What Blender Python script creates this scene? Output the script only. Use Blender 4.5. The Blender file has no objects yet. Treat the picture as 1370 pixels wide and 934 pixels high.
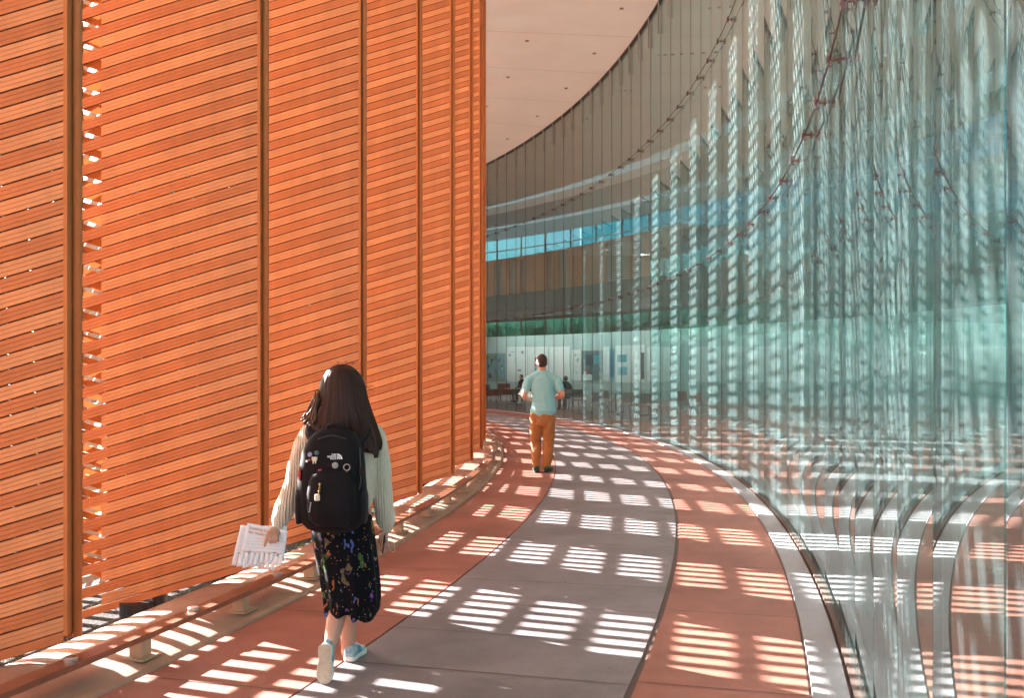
import bpy, bmesh, math, random
from mathutils import Vector, Matrix, noise as mnoise
random.seed(7)
R_ = math.radians
scene = bpy.context.scene
COL = scene.collection
F, CXP, HZ, EYE = 1300.0, 685.0, 494.0, 1.62      # focal length and horizon of the photograph, eye height
CX, CY = -48.5, 18.2                              # centre of the curved walk
def P(px, py, d):                                 # photo pixel at a depth -> point
    return Vector(((px-CXP)*d/F, d, EYE+(HZ-py)*d/F))
def pol(r, a, z=0.0): return Vector((CX+r*math.cos(a), CY+r*math.sin(a), z))
def ang_at(r, y): return math.asin((y-CY)/r)
def ray_ang(px, r):                               # angle where the sight line of a pixel column meets radius r
    k = (px-CXP)/F
    a = 1+k*k; b = -2*(CY+k*CX); c = CX*CX+CY*CY-r*r
    t = (-b+math.sqrt(b*b-4*a*c))/(2*a)
    return math.atan2(t-CY, k*t-CX)

# ------------------------------------------------------------------ materials
MATS = {}
def mat(name, color, rough=0.6, metal=0.0, bump=None, var=None, spec=None, coat=0.0, sheen=0.0):
    """bump=(scale, strength, distance); var=(scale, amount) colour variation"""
    if name in MATS: return MATS[name]
    m = bpy.data.materials.new(name); m.use_nodes = True; MATS[name] = m
    nt = m.node_tree; b = nt.nodes['Principled BSDF']
    b.inputs['Base Color'].default_value = (*color, 1); b.inputs['Roughness'].default_value = rough
    b.inputs['Metallic'].default_value = metal
    if spec is not None: b.inputs['Specular IOR Level'].default_value = spec
    if coat: b.inputs['Coat Weight'].default_value = coat
    if sheen: b.inputs['Sheen Weight'].default_value = sheen
    if bump or var:
        tc = nt.nodes.new('ShaderNodeTexCoord')
    if var:
        n = nt.nodes.new('ShaderNodeTexNoise'); n.inputs['Scale'].default_value = var[0]; n.inputs['Detail'].default_value = 8
        n.inputs['Roughness'].default_value = 0.65
        nt.links.new(tc.outputs['Object'], n.inputs['Vector'])
        r = nt.nodes.new('ShaderNodeValToRGB'); a = var[1]
        r.color_ramp.elements[0].position = .3; r.color_ramp.elements[1].position = .7
        r.color_ramp.elements[0].color = (*[max(0, c*(1-a)) for c in color], 1)
        r.color_ramp.elements[1].color = (*[min(1, c*(1+a)) for c in color], 1)
        nt.links.new(n.outputs['Fac'], r.inputs['Fac']); nt.links.new(r.outputs['Color'], b.inputs['Base Color'])
    if bump:
        n2 = nt.nodes.new('ShaderNodeTexNoise'); n2.inputs['Scale'].default_value = bump[0]; n2.inputs['Detail'].default_value = 6
        nt.links.new(tc.outputs['Object'], n2.inputs['Vector'])
        bp = nt.nodes.new('ShaderNodeBump'); bp.inputs['Strength'].default_value = bump[1]; bp.inputs['Distance'].default_value = bump[2]
        nt.links.new(n2.outputs['Fac'], bp.inputs['Height']); nt.links.new(bp.outputs['Normal'], b.inputs['Normal'])
    return m

def slat_mat(name, color, rough):
    """powder coated slat with four fine grooves; grooves follow the UV of each slat (v runs across it)"""
    m = bpy.data.materials.new(name); m.use_nodes = True; MATS[name] = m
    nt = m.node_tree; N = nt.nodes; L = nt.links; b = N['Principled BSDF']
    b.inputs['Roughness'].default_value = rough
    b.inputs['Specular IOR Level'].default_value = .35
    uv = N.new('ShaderNodeUVMap'); sp = N.new('ShaderNodeSeparateXYZ'); L.new(uv.outputs['UV'], sp.inputs[0])
    mu = N.new('ShaderNodeMath'); mu.operation = 'MULTIPLY'; mu.inputs[1].default_value = 3; L.new(sp.outputs['Y'], mu.inputs[0])
    fr = N.new('ShaderNodeMath'); fr.operation = 'FRACT'; L.new(mu.outputs[0], fr.inputs[0])
    pp = N.new('ShaderNodeMath'); pp.operation = 'PINGPONG'; pp.inputs[1].default_value = .5; L.new(fr.outputs[0], pp.inputs[0])
    gr = N.new('ShaderNodeMapRange'); gr.inputs['From Min'].default_value = .02; gr.inputs['From Max'].default_value = .12
    L.new(pp.outputs[0], gr.inputs['Value'])
    no = N.new('ShaderNodeTexNoise'); no.inputs['Scale'].default_value = 3.0; no.inputs['Detail'].default_value = 6
    tc = N.new('ShaderNodeTexCoord'); L.new(tc.outputs['Object'], no.inputs['Vector'])
    rmp = N.new('ShaderNodeValToRGB')
    rmp.color_ramp.elements[0].position = .35; rmp.color_ramp.elements[1].position = .65
    rmp.color_ramp.elements[0].color = (*[c*.90 for c in color], 1); rmp.color_ramp.elements[1].color = (*[min(1, c*1.08) for c in color], 1)
    L.new(no.outputs['Fac'], rmp.inputs['Fac'])
    L.new(rmp.outputs['Color'], b.inputs['Base Color'])
    bp = N.new('ShaderNodeBump'); bp.inputs['Strength'].default_value = 1.0; bp.inputs['Distance'].default_value = .0022
    L.new(gr.outputs['Result'], bp.inputs['Height']); L.new(bp.outputs['Normal'], b.inputs['Normal'])
    mx = N.new('ShaderNodeMix'); mx.data_type = 'RGBA'
    mx.inputs['A'].default_value = (color[0]*.8, color[1]*.68, color[2]*.62, 1)     # darker in the grooves
    L.new(gr.outputs['Result'], mx.inputs['Factor']); L.new(rmp.outputs['Color'], mx.inputs['B'])
    dv = N.new('ShaderNodeMath'); dv.operation = 'DIVIDE'; dv.inputs[1].default_value = 10; L.new(sp.outputs['X'], dv.inputs[0])
    fl = N.new('ShaderNodeMath'); fl.operation = 'FLOOR'; L.new(dv.outputs[0], fl.inputs[0])
    oi = N.new('ShaderNodeObjectInfo'); ad = N.new('ShaderNodeMath'); ad.operation = 'MULTIPLY_ADD'; ad.inputs[1].default_value = 517; L.new(oi.outputs['Random'], ad.inputs[0]); L.new(fl.outputs[0], ad.inputs[2])
    wn = N.new('ShaderNodeTexWhiteNoise'); wn.noise_dimensions = '1D'; L.new(ad.outputs[0], wn.inputs['W'])
    st = N.new('ShaderNodeMapping'); st.inputs['Scale'].default_value = (5, 5, .35); L.new(tc.outputs['Object'], st.inputs[0])
    sn = N.new('ShaderNodeTexNoise'); sn.inputs['Scale'].default_value = 2; sn.inputs['Detail'].default_value = 5; L.new(st.outputs[0], sn.inputs['Vector'])
    v1 = N.new('ShaderNodeMapRange'); v1.inputs['To Min'].default_value = .93; v1.inputs['To Max'].default_value = 1.06; L.new(wn.outputs['Value'], v1.inputs['Value'])
    v2 = N.new('ShaderNodeMapRange'); v2.inputs['From Min'].default_value = .3; v2.inputs['From Max'].default_value = .7; v2.inputs['To Min'].default_value = .93; v2.inputs['To Max'].default_value = 1.05; L.new(sn.outputs['Fac'], v2.inputs['Value'])
    v3 = N.new('ShaderNodeMath'); v3.operation = 'MULTIPLY'; L.new(v1.outputs[0], v3.inputs[0]); L.new(v2.outputs[0], v3.inputs[1])
    hs = N.new('ShaderNodeHueSaturation'); L.new(v3.outputs[0], hs.inputs['Value']); L.new(mx.outputs['Result'], hs.inputs['Color'])
    L.new(hs.outputs['Color'], b.inputs['Base Color'])
    return m

def glass_mat(name, tint, r0, dust=0.0, refl=1.0):
    m = bpy.data.materials.new(name); m.use_nodes = True; MATS[name] = m
    nt = m.node_tree; N = nt.nodes; L = nt.links; N.remove(N['Principled BSDF']); out = N['Material Output']
    tr = N.new('ShaderNodeBsdfTransparent'); tr.inputs['Color'].default_value = (*tint, 1)
    gl = N.new('ShaderNodeBsdfGlossy'); gl.inputs['Roughness'].default_value = 0.0; gl.inputs['Color'].default_value = (.93, .98, .98, 1)
    lw = N.new('ShaderNodeLayerWeight'); lw.inputs['Blend'].default_value = .5       # Facing = 1-|cos|
    po = N.new('ShaderNodeMath'); po.operation = 'POWER'; po.inputs[1].default_value = 5; L.new(lw.outputs['Facing'], po.inputs[0])
    mr = N.new('ShaderNodeMath'); mr.operation = 'MULTIPLY_ADD'; mr.inputs[1].default_value = (1-r0)*refl; mr.inputs[2].default_value = r0
    L.new(po.outputs[0], mr.inputs[0])
    mix = N.new('ShaderNodeMixShader'); L.new(mr.outputs[0], mix.inputs[0]); L.new(tr.outputs[0], mix.inputs[1]); L.new(gl.outputs[0], mix.inputs[2])
    if dust:
        df = N.new('ShaderNodeBsdfDiffuse'); df.inputs['Color'].default_value = (.72, .97, .98, 1)
        no = N.new('ShaderNodeTexNoise'); no.inputs['Scale'].default_value = 1.3; no.inputs['Detail'].default_value = 7
        tc = N.new('ShaderNodeTexCoord'); mp = N.new('ShaderNodeMapping'); mp.inputs['Scale'].default_value = (1, 1, .25)
        L.new(tc.outputs['Object'], mp.inputs[0]); L.new(mp.outputs[0], no.inputs['Vector'])
        dm = N.new('ShaderNodeMapRange'); dm.inputs['From Min'].default_value = .3; dm.inputs['From Max'].default_value = .7
        dm.inputs['To Min'].default_value = dust*.5; dm.inputs['To Max'].default_value = dust*1.4; L.new(no.outputs['Fac'], dm.inputs['Value'])
        mx2 = N.new('ShaderNodeMixShader'); L.new(dm.outputs[0], mx2.inputs[0]); L.new(mix.outputs[0], mx2.inputs[1]); L.new(df.outputs[0], mx2.inputs[2]); mix = mx2
    L.new(mix.outputs[0], out.inputs['Surface'])
    return m

def paving_mat(name, color, var=.22, rough=.75):
    m = bpy.data.materials.new(name); m.use_nodes = True; MATS[name] = m
    nt = m.node_tree; N = nt.nodes; L = nt.links; b = N['Principled BSDF']
    b.inputs['Roughness'].default_value = rough; b.inputs['Specular IOR Level'].default_value = .35
    tc = N.new('ShaderNodeTexCoord')
    big = N.new('ShaderNodeTexNoise'); big.inputs['Scale'].default_value = .9; big.inputs['Detail'].default_value = 9; big.inputs['Roughness'].default_value = .7
    fin = N.new('ShaderNodeTexNoise'); fin.inputs['Scale'].default_value = 95; fin.inputs['Detail'].default_value = 4
    spk = N.new('ShaderNodeTexVoronoi'); spk.inputs['Scale'].default_value = 2.1
    for n in (big, fin, spk): L.new(tc.outputs['Object'], n.inputs['Vector'])
    r = N.new('ShaderNodeValToRGB'); r.color_ramp.elements[0].position = .3; r.color_ramp.elements[1].position = .72
    r.color_ramp.elements[0].color = (*[c*(1-var) for c in color], 1); r.color_ramp.elements[1].color = (*[c*(1+var) for c in color], 1)
    L.new(big.outputs['Fac'], r.inputs['Fac'])
    m2 = N.new('ShaderNodeMix'); m2.data_type = 'RGBA'; m2.blend_type = 'MULTIPLY'; m2.inputs['Factor'].default_value = .35
    r2 = N.new('ShaderNodeValToRGB'); r2.color_ramp.elements[0].position = .3; r2.color_ramp.elements[1].position = .7
    r2.color_ramp.elements[0].color = (.6, .6, .6, 1); r2.color_ramp.elements[1].color = (1.2, 1.2, 1.2, 1)
    L.new(fin.outputs['Fac'], r2.inputs['Fac']); L.new(r.outputs['Color'], m2.inputs['A']); L.new(r2.outputs['Color'], m2.inputs['B'])
    r3 = N.new('ShaderNodeValToRGB'); r3.color_ramp.elements[0].position = .012; r3.color_ramp.elements[1].position = .03     # small dark spots of dirt
    r3.color_ramp.elements[0].color = (.3, .27, .25, 1); r3.color_ramp.elements[1].color = (1, 1, 1, 1)
    L.new(spk.outputs['Distance'], r3.inputs['Fac'])
    m3 = N.new('ShaderNodeMix'); m3.data_type = 'RGBA'; m3.blend_type = 'MULTIPLY'; m3.inputs['Factor'].default_value = 1
    L.new(m2.outputs['Result'], m3.inputs['A']); L.new(r3.outputs['Color'], m3.inputs['B'])
    L.new(m3.outputs['Result'], b.inputs['Base Color'])
    bp = N.new('ShaderNodeBump'); bp.inputs['Strength'].default_value = .35; bp.inputs['Distance'].default_value = .004
    L.new(fin.outputs['Fac'], bp.inputs['Height']); L.new(bp.outputs['Normal'], b.inputs['Normal'])
    return m

# ------------------------------------------------------------------ mesh collector
class MB:
    def __init__(s): s.v = []; s.f = []; s.mi = []; s.uv = []
    def quad(s, a, b, c, d, mi=0, uv=None):
        n = len(s.v); s.v += [tuple(a), tuple(b), tuple(c), tuple(d)]; s.f.append((n, n+1, n+2, n+3)); s.mi.append(mi)
        s.uv.append(uv or [(0, 0), (1, 0), (1, 1), (0, 1)])
    def raw(s, vs, fs, mi=0):
        n = len(s.v); s.v += [tuple(v) for v in vs]
        for f in fs: s.f.append(tuple(n+i for i in f)); s.mi.append(mi); s.uv.append([(0, 0)]*len(f))
    def box(s, c, size, rz=0.0, mi=0, M=None):
        hx, hy, hz = (x/2 for x in size)
        vs = [Vector((x, y, z)) for z in (-hz, hz) for y in (-hy, hy) for x in (-hx, hx)]
        T = M if M is not None else Matrix.Translation(Vector(c)) @ Matrix.Rotation(rz, 4, 'Z')
        s.raw([T @ v for v in vs], [(0, 2, 3, 1), (4, 5, 7, 6), (0, 1, 5, 4), (2, 6, 7, 3), (0, 4, 6, 2), (1, 3, 7, 5)], mi)
    def arc(s, r0, r1, z0, z1, a0, a1, n=None, mi=0, caps=True):
        n = n or max(1, int(abs(a1-a0)*max(r0, r1)/.8)+1)
        vs = []
        for i in range(n+1):
            a = a0+(a1-a0)*i/n
            vs += [pol(r0, a, z0), pol(r1, a, z0), pol(r1, a, z1), pol(r0, a, z1)]
        fs = []
        for i in range(n):
            o = 4*i
            for k in range(4): fs.append((o+k, o+4+k, o+4+(k+1) % 4, o+(k+1) % 4))
        if caps: fs += [(0, 1, 2, 3), (4*n+3, 4*n+2, 4*n+1, 4*n)]
        s.raw(vs, fs, mi)
    def tube(s, pts, rad, n=10, mi=0, cap=True, flat=1.0, side=None):
        """rad: number or list; flat squashes the second axis"""
        pts = [Vector(p) for p in pts]; m = len(pts)
        rads = rad if isinstance(rad, (list, tuple)) else [rad]*m
        vs = []; prev = None
        for i in range(m):
            t = (pts[min(i+1, m-1)]-pts[max(i-1, 0)]).normalized()
            ref = Vector(side) if side else (prev if prev is not None else (Vector((0, 0, 1)) if abs(t.z) < .9 else Vector((0, 1, 0))))
            u = (ref-t*ref.dot(t)); u = u.normalized() if u.length > 1e-5 else t.orthogonal().normalized()
            w = t.cross(u); prev = u
            for k in range(n):
                a = 2*math.pi*k/n
                vs.append(pts[i]+u*math.cos(a)*rads[i]+w*math.sin(a)*rads[i]*flat)
        fs = [(i*n+k, i*n+(k+1) % n, (i+1)*n+(k+1) % n, (i+1)*n+k) for i in range(m-1) for k in range(n)]
        if cap: fs += [tuple(range(n-1, -1, -1)), tuple(range((m-1)*n, m*n))]
        s.raw(vs, fs, mi)
    def build(s, name, mats, parent=None, smooth=False, origin=None, bevel=0.0, weld=0.0):
        me = bpy.data.meshes.new(name)
        off = Vector(origin) if origin is not None else Vector()
        me.from_pydata([tuple(Vector(v)-off) for v in s.v] if origin is not None else s.v, [], s.f)
        mats = mats if isinstance(mats, (list, tuple)) else [mats]
        for m in mats: me.materials.append(m)
        me.polygons.foreach_set('material_index', s.mi)
        if smooth: me.polygons.foreach_set('use_smooth', [True]*len(s.f))
        ul = me.uv_layers.new(name='UVMap')
        flat = [c for f in s.uv for p in f for c in p]
        ul.data.foreach_set('uv', flat)
        me.update()
        bm = bmesh.new(); bm.from_mesh(me)
        if weld: bmesh.ops.remove_doubles(bm, verts=bm.verts, dist=weld)
        bmesh.ops.recalc_face_normals(bm, faces=bm.faces); bm.to_mesh(me); bm.free()
        o = bpy.data.objects.new(name, me); COL.objects.link(o)
        if origin is not None: o.location = off
        if parent: o.parent = parent
        if bevel:
            bv = o.modifiers.new('edge', 'BEVEL'); bv.width = bevel; bv.segments = 2; bv.limit_method = 'ANGLE'
        return o
def tag(o, label=None, cat=None, group=None, kind=None):
    for k, v in (('label', label), ('category', cat), ('group', group), ('kind', kind)):
        if v: o[k] = v
    return o
def empty(name, loc=(0, 0, 0), rz=0.0):
    o = bpy.data.objects.new(name, None); COL.objects.link(o); o.location = loc; o.rotation_euler = (0, 0, rz)
    o.empty_display_size = .2
    return o
def copy_tree(o, parent=None):
    c = o.copy(); COL.objects.link(c)
    if parent: c.parent = parent
    for ch in list(o.children): copy_tree(ch, c)
    return c
def attach(child, parent):
    """parent keeping the world place (parents are unrotated empties or meshes at a location)"""
    child.parent = parent; child.matrix_parent_inverse = Matrix.Translation(-parent.location)
    return child

ORD = ('first second third fourth fifth sixth seventh eighth ninth tenth eleventh twelfth thirteenth fourteenth fifteenth sixteenth seventeenth eighteenth nineteenth twentieth '
       'twenty-first twenty-second twenty-third twenty-fourth twenty-fifth twenty-sixth twenty-seventh twenty-eighth twenty-ninth thirtieth thirty-first thirty-second').split()

# ------------------------------------------------------------------ colours
M_light = slat_mat('slat_light', (.72, .325, .148), .45)
M_dark = slat_mat('slat_dark', (.575, .205, .08), .45)
M_post = mat('bronze_post', (.60, .205, .07), .45, var=(4, .1), spec=.25)
M_lip = mat('slat_lip', (.20, .05, .02), .8)  # lips and backs coloured dark so the slat gaps look shaded
M_glow = bpy.data.materials.new('glow_slat'); M_glow.use_nodes = True; _n = M_glow.node_tree; _n.nodes.remove(_n.nodes['Principled BSDF'])  # slot slats made translucent so they glow
_d = _n.nodes.new('ShaderNodeBsdfDiffuse'); _d.inputs[0].default_value = (.62, .18, .05, 1); _t = _n.nodes.new('ShaderNodeBsdfTranslucent'); _t.inputs[0].default_value = (.70, .20, .06, 1)
_m = _n.nodes.new('ShaderNodeMixShader'); _m.inputs[0].default_value = .13; _n.links.new(_d.outputs[0], _m.inputs[1]); _n.links.new(_t.outputs[0], _m.inputs[2]); _n.links.new(_m.outputs[0], _n.nodes['Material Output'].inputs[0])
M_black = mat('black_steel', (.02, .02, .022), .5)
M_red = paving_mat('red_concrete', (.335, .13, .09), .34)
M_grey = paving_mat('grey_concrete', (.225, .19, .195), .34)
M_kerb = paving_mat('pale_grey_kerb', (.30, .29, .30), .15)
M_joint = mat('joint_dark', (.12, .075, .06), .9)
M_ledge = mat('tan_ledge', (.40, .23, .155), .8, bump=(30, .35, .006), var=(5, .18))
M_rail = mat('bronze_rail', (.30, .125, .075), .38, .35, var=(6, .2))
M_block = mat('tan_block', (.46, .31, .2), .5, .2, var=(9, .12))
M_steel = mat('brushed_steel', (.55, .5, .46), .3, .9)
M_mulch = mat('mulch', (.022, .012, .009), .95, bump=(45, 1, .03), var=(22, .5))
M_lawn = mat('lawn_green', (.06, .13, .025), .9, bump=(30, .8, .03), var=(6, .4))
M_soffit = mat('soffit_white', (.93, .92, .92), .6, var=(.5, .05))
M_soffit_in = mat('inner_ceiling', (.66, .47, .40), .7, var=(.6, .08))
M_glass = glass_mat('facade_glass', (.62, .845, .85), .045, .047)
M_glass_mid = glass_mat('mid_facade_glass', (.74, .90, .905), .045, .032)  # dust and tint stepped by distance to tune haze and sunlit dashes
M_glass_far = glass_mat('far_facade_glass', (.82, .93, .93), .045, .010)
M_glass_near = glass_mat('near_facade_glass', (.60, .83, .84), .045, .012)
M_seal = mat('seal_dark', (.03, .02, .02), .6)
M_cable = mat('cable_brown', (.05, .022, .02), .4, .5)
M_clamp = mat('clamp_steel', (.30, .17, .15), .25, .8)
M_screen = mat('added_lattice_steel', (.62, .60, .57), .5, .1)

# ------------------------------------------------------------------ ground
A0, A1 = R_(-46), R_(44)
def struct(o): o['kind'] = 'structure'; return o
g = MB(); g.raw([(-400, -250, -.36), (400, -250, -.36), (400, 500, -.36), (-400, 500, -.36)], [(0, 1, 2, 3)])
struct(g.build('pale_bounce_ground', paving_mat('pale_bounce_concrete', (.42, .42, .42), .12)))  # outer ground as pale concrete, added to bounce light to the soffit
g = MB(); g.arc(37.5, 44.0, -.5, -.31, A0, A1); struct(g.build('lawn_ground', M_lawn))
g = MB(); g.arc(44.0, 48.0, -.5, -.30, A0, A1); struct(g.build('mulch_ground', M_mulch))
g = MB(); g.arc(48.36, 49.26, -.5, 0, A0, A1, caps=False); g.arc(50.885, 51.735, -.5, 0, A0, A1, caps=False)
struct(g.build('red_path', M_red))
g = MB(); g.arc(49.275, 50.85, -.5, 0, A0, A1, caps=False); struct(g.build('grey_path_band', M_grey))
g = MB(); g.arc(48.3, 52.1, -.5, -.008, A0, A1, caps=False); struct(g.build('path_bed', M_joint))
# joints sawn across the paving
g = MB()
for (r0, r1, step, ph) in ((48.362, 49.258, 1.52, .3), (49.277, 50.848, .74, .1), (50.887, 51.733, 1.52, .9)):
    s = -14.0+ph
    k = 0
    while s < 34:
        a = s/50.0; k += 1
        if step > 1 or k % 2 or random.random() < .55:
            w = .0045/50
            g.quad(pol(r0, a-w, .004), pol(r1, a-w, .004), pol(r1, a+w, .004), pol(r0, a+w, .004))
        s += step
struct(g.build('path_joint_lines', M_joint))
g = MB(); g.arc(51.75, 51.925, -.5, .02, A0, A1, caps=False); struct(g.build('glass_kerb', M_kerb))
# ------------------------------------------------------------------ ledge under the fins
sec = [(47.50, -.34), (47.51, -.01), (47.57, .025), (47.70, .043), (47.88, .05), (48.05, .046), (48.2, .03), (48.29, .014), (48.345, .003), (48.345, -.30)]
g = MB(); n = 90; vs = []; fs = []
for i in range(n+1):
    a = A0+(A1-A0)*i/n; vs += [pol(r+.006*math.sin(i*1.3), a, z+.006*mnoise.noise((i*.7, r*9, 0)) if z > 0 else z) for r, z in sec]
m = len(sec)
for i in range(n):
    for k in range(m-1): fs.append((i*m+k, i*m+k+1, (i+1)*m+k+1, (i+1)*m+k))
g.raw(vs, fs)
led = g.build('concrete_ledge', M_ledge, smooth=True)
tag(led, 'low rounded tan ledge curving between the red walk and the orange fins', 'ledge')

# ------------------------------------------------------------------ low rail on blocks
rail = empty('low_rail', pol(48.2, ang_at(48.2, 5.3)))
tag(rail, 'low bronze rail on short tan blocks along the edge of the walk', 'rail')
RZ = .16
b = MB(); ra0 = ang_at(48.2, 3.0); ra1 = ang_at(48.2, 34.0)
b.arc(48.125, 48.235, RZ-.032, RZ, ra0, ra1, n=80)
attach(b.build('beam', M_rail), rail)
da = 1.055/48.2; a = ang_at(48.2, 5.36)-2*da; kk = 0
while a < ra1-.01:
    b = MB(); T = Matrix.Translation(pol(48.2, a, 0)) @ Matrix.Rotation(a, 4, 'Z')
    b.box(None, (.085, .085, RZ-.045), M=T @ Matrix.Translation((-.01, 0, (RZ-.045)/2+.012)))
    o = attach(b.build('block', M_block, bevel=.006), rail)
    b = MB(); b.box(None, (.14, .17, .012), M=T @ Matrix.Translation((0.0, 0, .036)))
    p = b.build('base_plate', M_block); p.parent = o
    b = MB(); q = pol(48.18, a+da/2, RZ)
    b.tube([q+Vector((0, 0, -.001)), q+Vector((0, 0, .016)), q+Vector((0, 0, .022))], [.036, .036, .028], n=20)
    attach(b.build('disc', M_steel), rail)
    a += da; kk += 1

# ------------------------------------------------------------------ louver fins
W, TILT, PITCH, TOP = 1.55, .30, .0818, 10.55
def thick(u): return .07-.05*max(0.0, (u-.6)/.95)**2.0
US = [.042, .16, .30, .48, .68, .88, 1.04, 1.19]; UE = [1.19, 1.25, 1.31, 1.36]; UN = [1.36, 1.45, 1.52, 1.55]
def zline(u): return (int(HB/PITCH)+1)*PITCH-TILT*u            # lower edge of the slatted faces, front and rear
def slat(mb, u_list, k, sgn, mi, thin=False, part=1.0):
    """one slat: face, its two lips and its back; rear slats lean the other way"""
    g = .0048 if sgn < 0 else .0028; z0 = k*PITCH+g; z1 = k*PITCH+PITCH*part-.002; dp = .016
    for i in range(len(u_list)-1):
        ua, ub = u_list[i], u_list[i+1]
        off = (lambda u: -TILT*u) if sgn < 0 else (lambda u: TILT*u-TILT*W)
        def pt(u, z, dep): return (-u, sgn*(thick(u)-dep), max(z+off(u), zline(u)))
        if z1+off(ua) <= zline(ua)+.004 and z1+off(ub) <= zline(ub)+.004: continue
        A, B, C, D = pt(ua, z0, 0), pt(ub, z0, 0), pt(ub, z1, .0), pt(ua, z1, .0)
        mb.quad(A, B, C, D, mi, [(ua+10*k, 0), (ub+10*k, 0), (ub+10*k, 1), (ua+10*k, 1)])
        if thin: continue
        E, G, H, I = pt(ua, z0, dp), pt(ub, z0, dp), pt(ub, z1, dp), pt(ua, z1, dp)
        mb.quad(A, B, G, E, 3, [(.3+10*k, .5)]*4); mb.quad(D, C, H, I, 3, [(.3+10*k, .5)]*4)
        mb.quad(E, G, H, I, 3, [(.3+10*k, .5)]*4)
HB = .21
fin0 = empty('louver_fin', (0, 0, 0))
def panel(sgn):
    mb = MB()
    k0, k1 = ((int(HB/PITCH)+1, int(TOP/PITCH)) if sgn < 0 else (int(HB/PITCH), int((TOP+.5)/PITCH)))
    for k in range(k0, k1):
        dark = (k % 2 == 0)
        if not dark:
            slat(mb, US, k, sgn, 0); slat(mb, UN, k, sgn, 0)
            if sgn > 0: slat(mb, UE, k, sgn, 2, thin=True, part=.7)
        elif sgn < 0: slat(mb, US+UE[1:]+UN[1:], k, sgn, 1)
        else: slat(mb, US, k, sgn, 1); slat(mb, UE, k, sgn, 2, thin=True); slat(mb, UN, k, sgn, 1)
    return mb
panel(-1).build('front_slats', [M_light, M_dark, M_glow, M_lip], fin0)
panel(1).build('rear_slats', [M_light, M_dark, M_glow, M_lip], fin0)
b = MB(); b.tube([(-.0, 0, HB-.02), (-.0, 0, TOP)], .024, n=20); pst = b.build('post', M_post, fin0, smooth=False)
for p_ in pst.data.polygons: p_.use_smooth = len(p_.vertices) == 4
b = MB(); b.box((-.033, 0, (HB+TOP)/2), (.02, .144, TOP-HB)); b.build('stile', M_post, fin0)
# bottom rail following the slope of the slats, front and back
for sgn, nm in ((-1, 'bottom_rail'), (1, 'bottom_rail')):
    b = MB(); UU = US+UE[1:]+UN[1:]
    for i in range(len(UU)-1):
        ua, ub = UU[i], UU[i+1]
        def pt(u, z, dep): return (-u, sgn*(thick(u)-dep), z-TILT*u)
        k0z = (int(HB/PITCH)+1)*PITCH
        A, B, C, D = pt(ua, k0z-.055, 0), pt(ub, k0z-.055, 0), pt(ub, k0z-.002, 0), pt(ua, k0z-.002, 0)
        E, G, H, I = pt(ua, k0z-.055, .03), pt(ub, k0z-.055, .03), pt(ub, k0z-.002, .03), pt(ua, k0z-.002, .03)
        [b.quad(*w_, 0, [(.3, .5)]*4) for w_ in ((A, B, C, D), (A, B, G, E), (D, C, H, I), (E, G, H, I))]
    b.build(nm, M_dark, fin0)
b = MB(); b.tube([(-.78, 0, -.34), (-.78, 0, TOP)], .055, n=18); b.build('inner_pole', M_black, fin0)
b = MB(); b.tube([(-.93, 0, -.36), (-.93, 0, -.09)], .14, n=24); b.build('pivot_base', M_black, fin0, smooth=False)
RF = 47.97; dth = 2.03/RF; th0 = ang_at(RF, 5.2)
fin_labels = ['orange slatted louver fin cut off by the left edge of the photo',
 'wide orange louver fin with the zigzag open slot beside its left neighbour',
 'orange slatted louver fin directly behind the woman with the flyers']
for i in range(-8, 31):
    o = fin0 if i == -8 else copy_tree(fin0)
    o.location = pol(RF, th0+i*dth, 0)
    if i < 0: lab = 'orange slatted louver fin outside the left edge of the photo, %s one back from there' % ORD[-i-1]
    elif i < 3: lab = fin_labels[i]
    elif i < 8: lab = 'orange slatted louver fin, %s in the row counted from the left' % ORD[i]
    else: lab = 'orange slatted louver fin beyond the bend, %s in the row, mirrored in the glass' % ORD[i]
    tag(o, lab, 'louver', 'orange louver fins in a curved row')

# ------------------------------------------------------------------ lattice added outside the fins to break up the sun
scr = empty('added_sun_lattice', pol(45.95, th0)); tag(scr, 'added lattice of slanted bars and rails behind the orange fins, shaping the sun patches', 'screen')
RS = 45.95; sa0 = ang_at(RS, -6.0); sa1 = .85
b = MB(); LEAN = .73; s = RS*sa0-9.5; ZB = -.3; STOP = 9.3
while s < RS*sa1:
    a_ = s/RS; a2 = (s+LEAN*(STOP-ZB))/RS; w = .045/RS
    nseg = 4
    for q in range(nseg):
        f0, f1 = q/nseg, (q+1)/nseg
        c0, c1 = a_+(a2-a_)*f0, a_+(a2-a_)*f1; z0, z1 = ZB+(STOP-ZB)*f0, ZB+(STOP-ZB)*f1
        V = [pol(RS, c0-w, z0), pol(RS, c0+w, z0), pol(RS+.012, c0+w, z0), pol(RS+.012, c0-w, z0), pol(RS, c1-w, z1), pol(RS, c1+w, z1), pol(RS+.012, c1+w, z1), pol(RS+.012, c1-w, z1)]
        b.raw(V, [(0, 1, 5, 4), (1, 2, 6, 5), (2, 3, 7, 6), (3, 0, 4, 7)])
    s += .192
bars = attach(b.build('slanted_bars', M_screen), scr)
b = MB(); VP = .194; z = -.2; j = 0
while z < STOP:
    b.arc(RS+.014, RS+.026, z, z+.06, sa0, sa1, n=90)
    z += VP
attach(b.build('horizontal_rails', M_screen), scr)

# ------------------------------------------------------------------ soffit
HS = 9.95
g = MB(); g.arc(44.5, 51.96, HS, HS+.5, ang_at(48, -16.0), A1, n=80); struct(g.build('soffit_ceiling', M_soffit))
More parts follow.
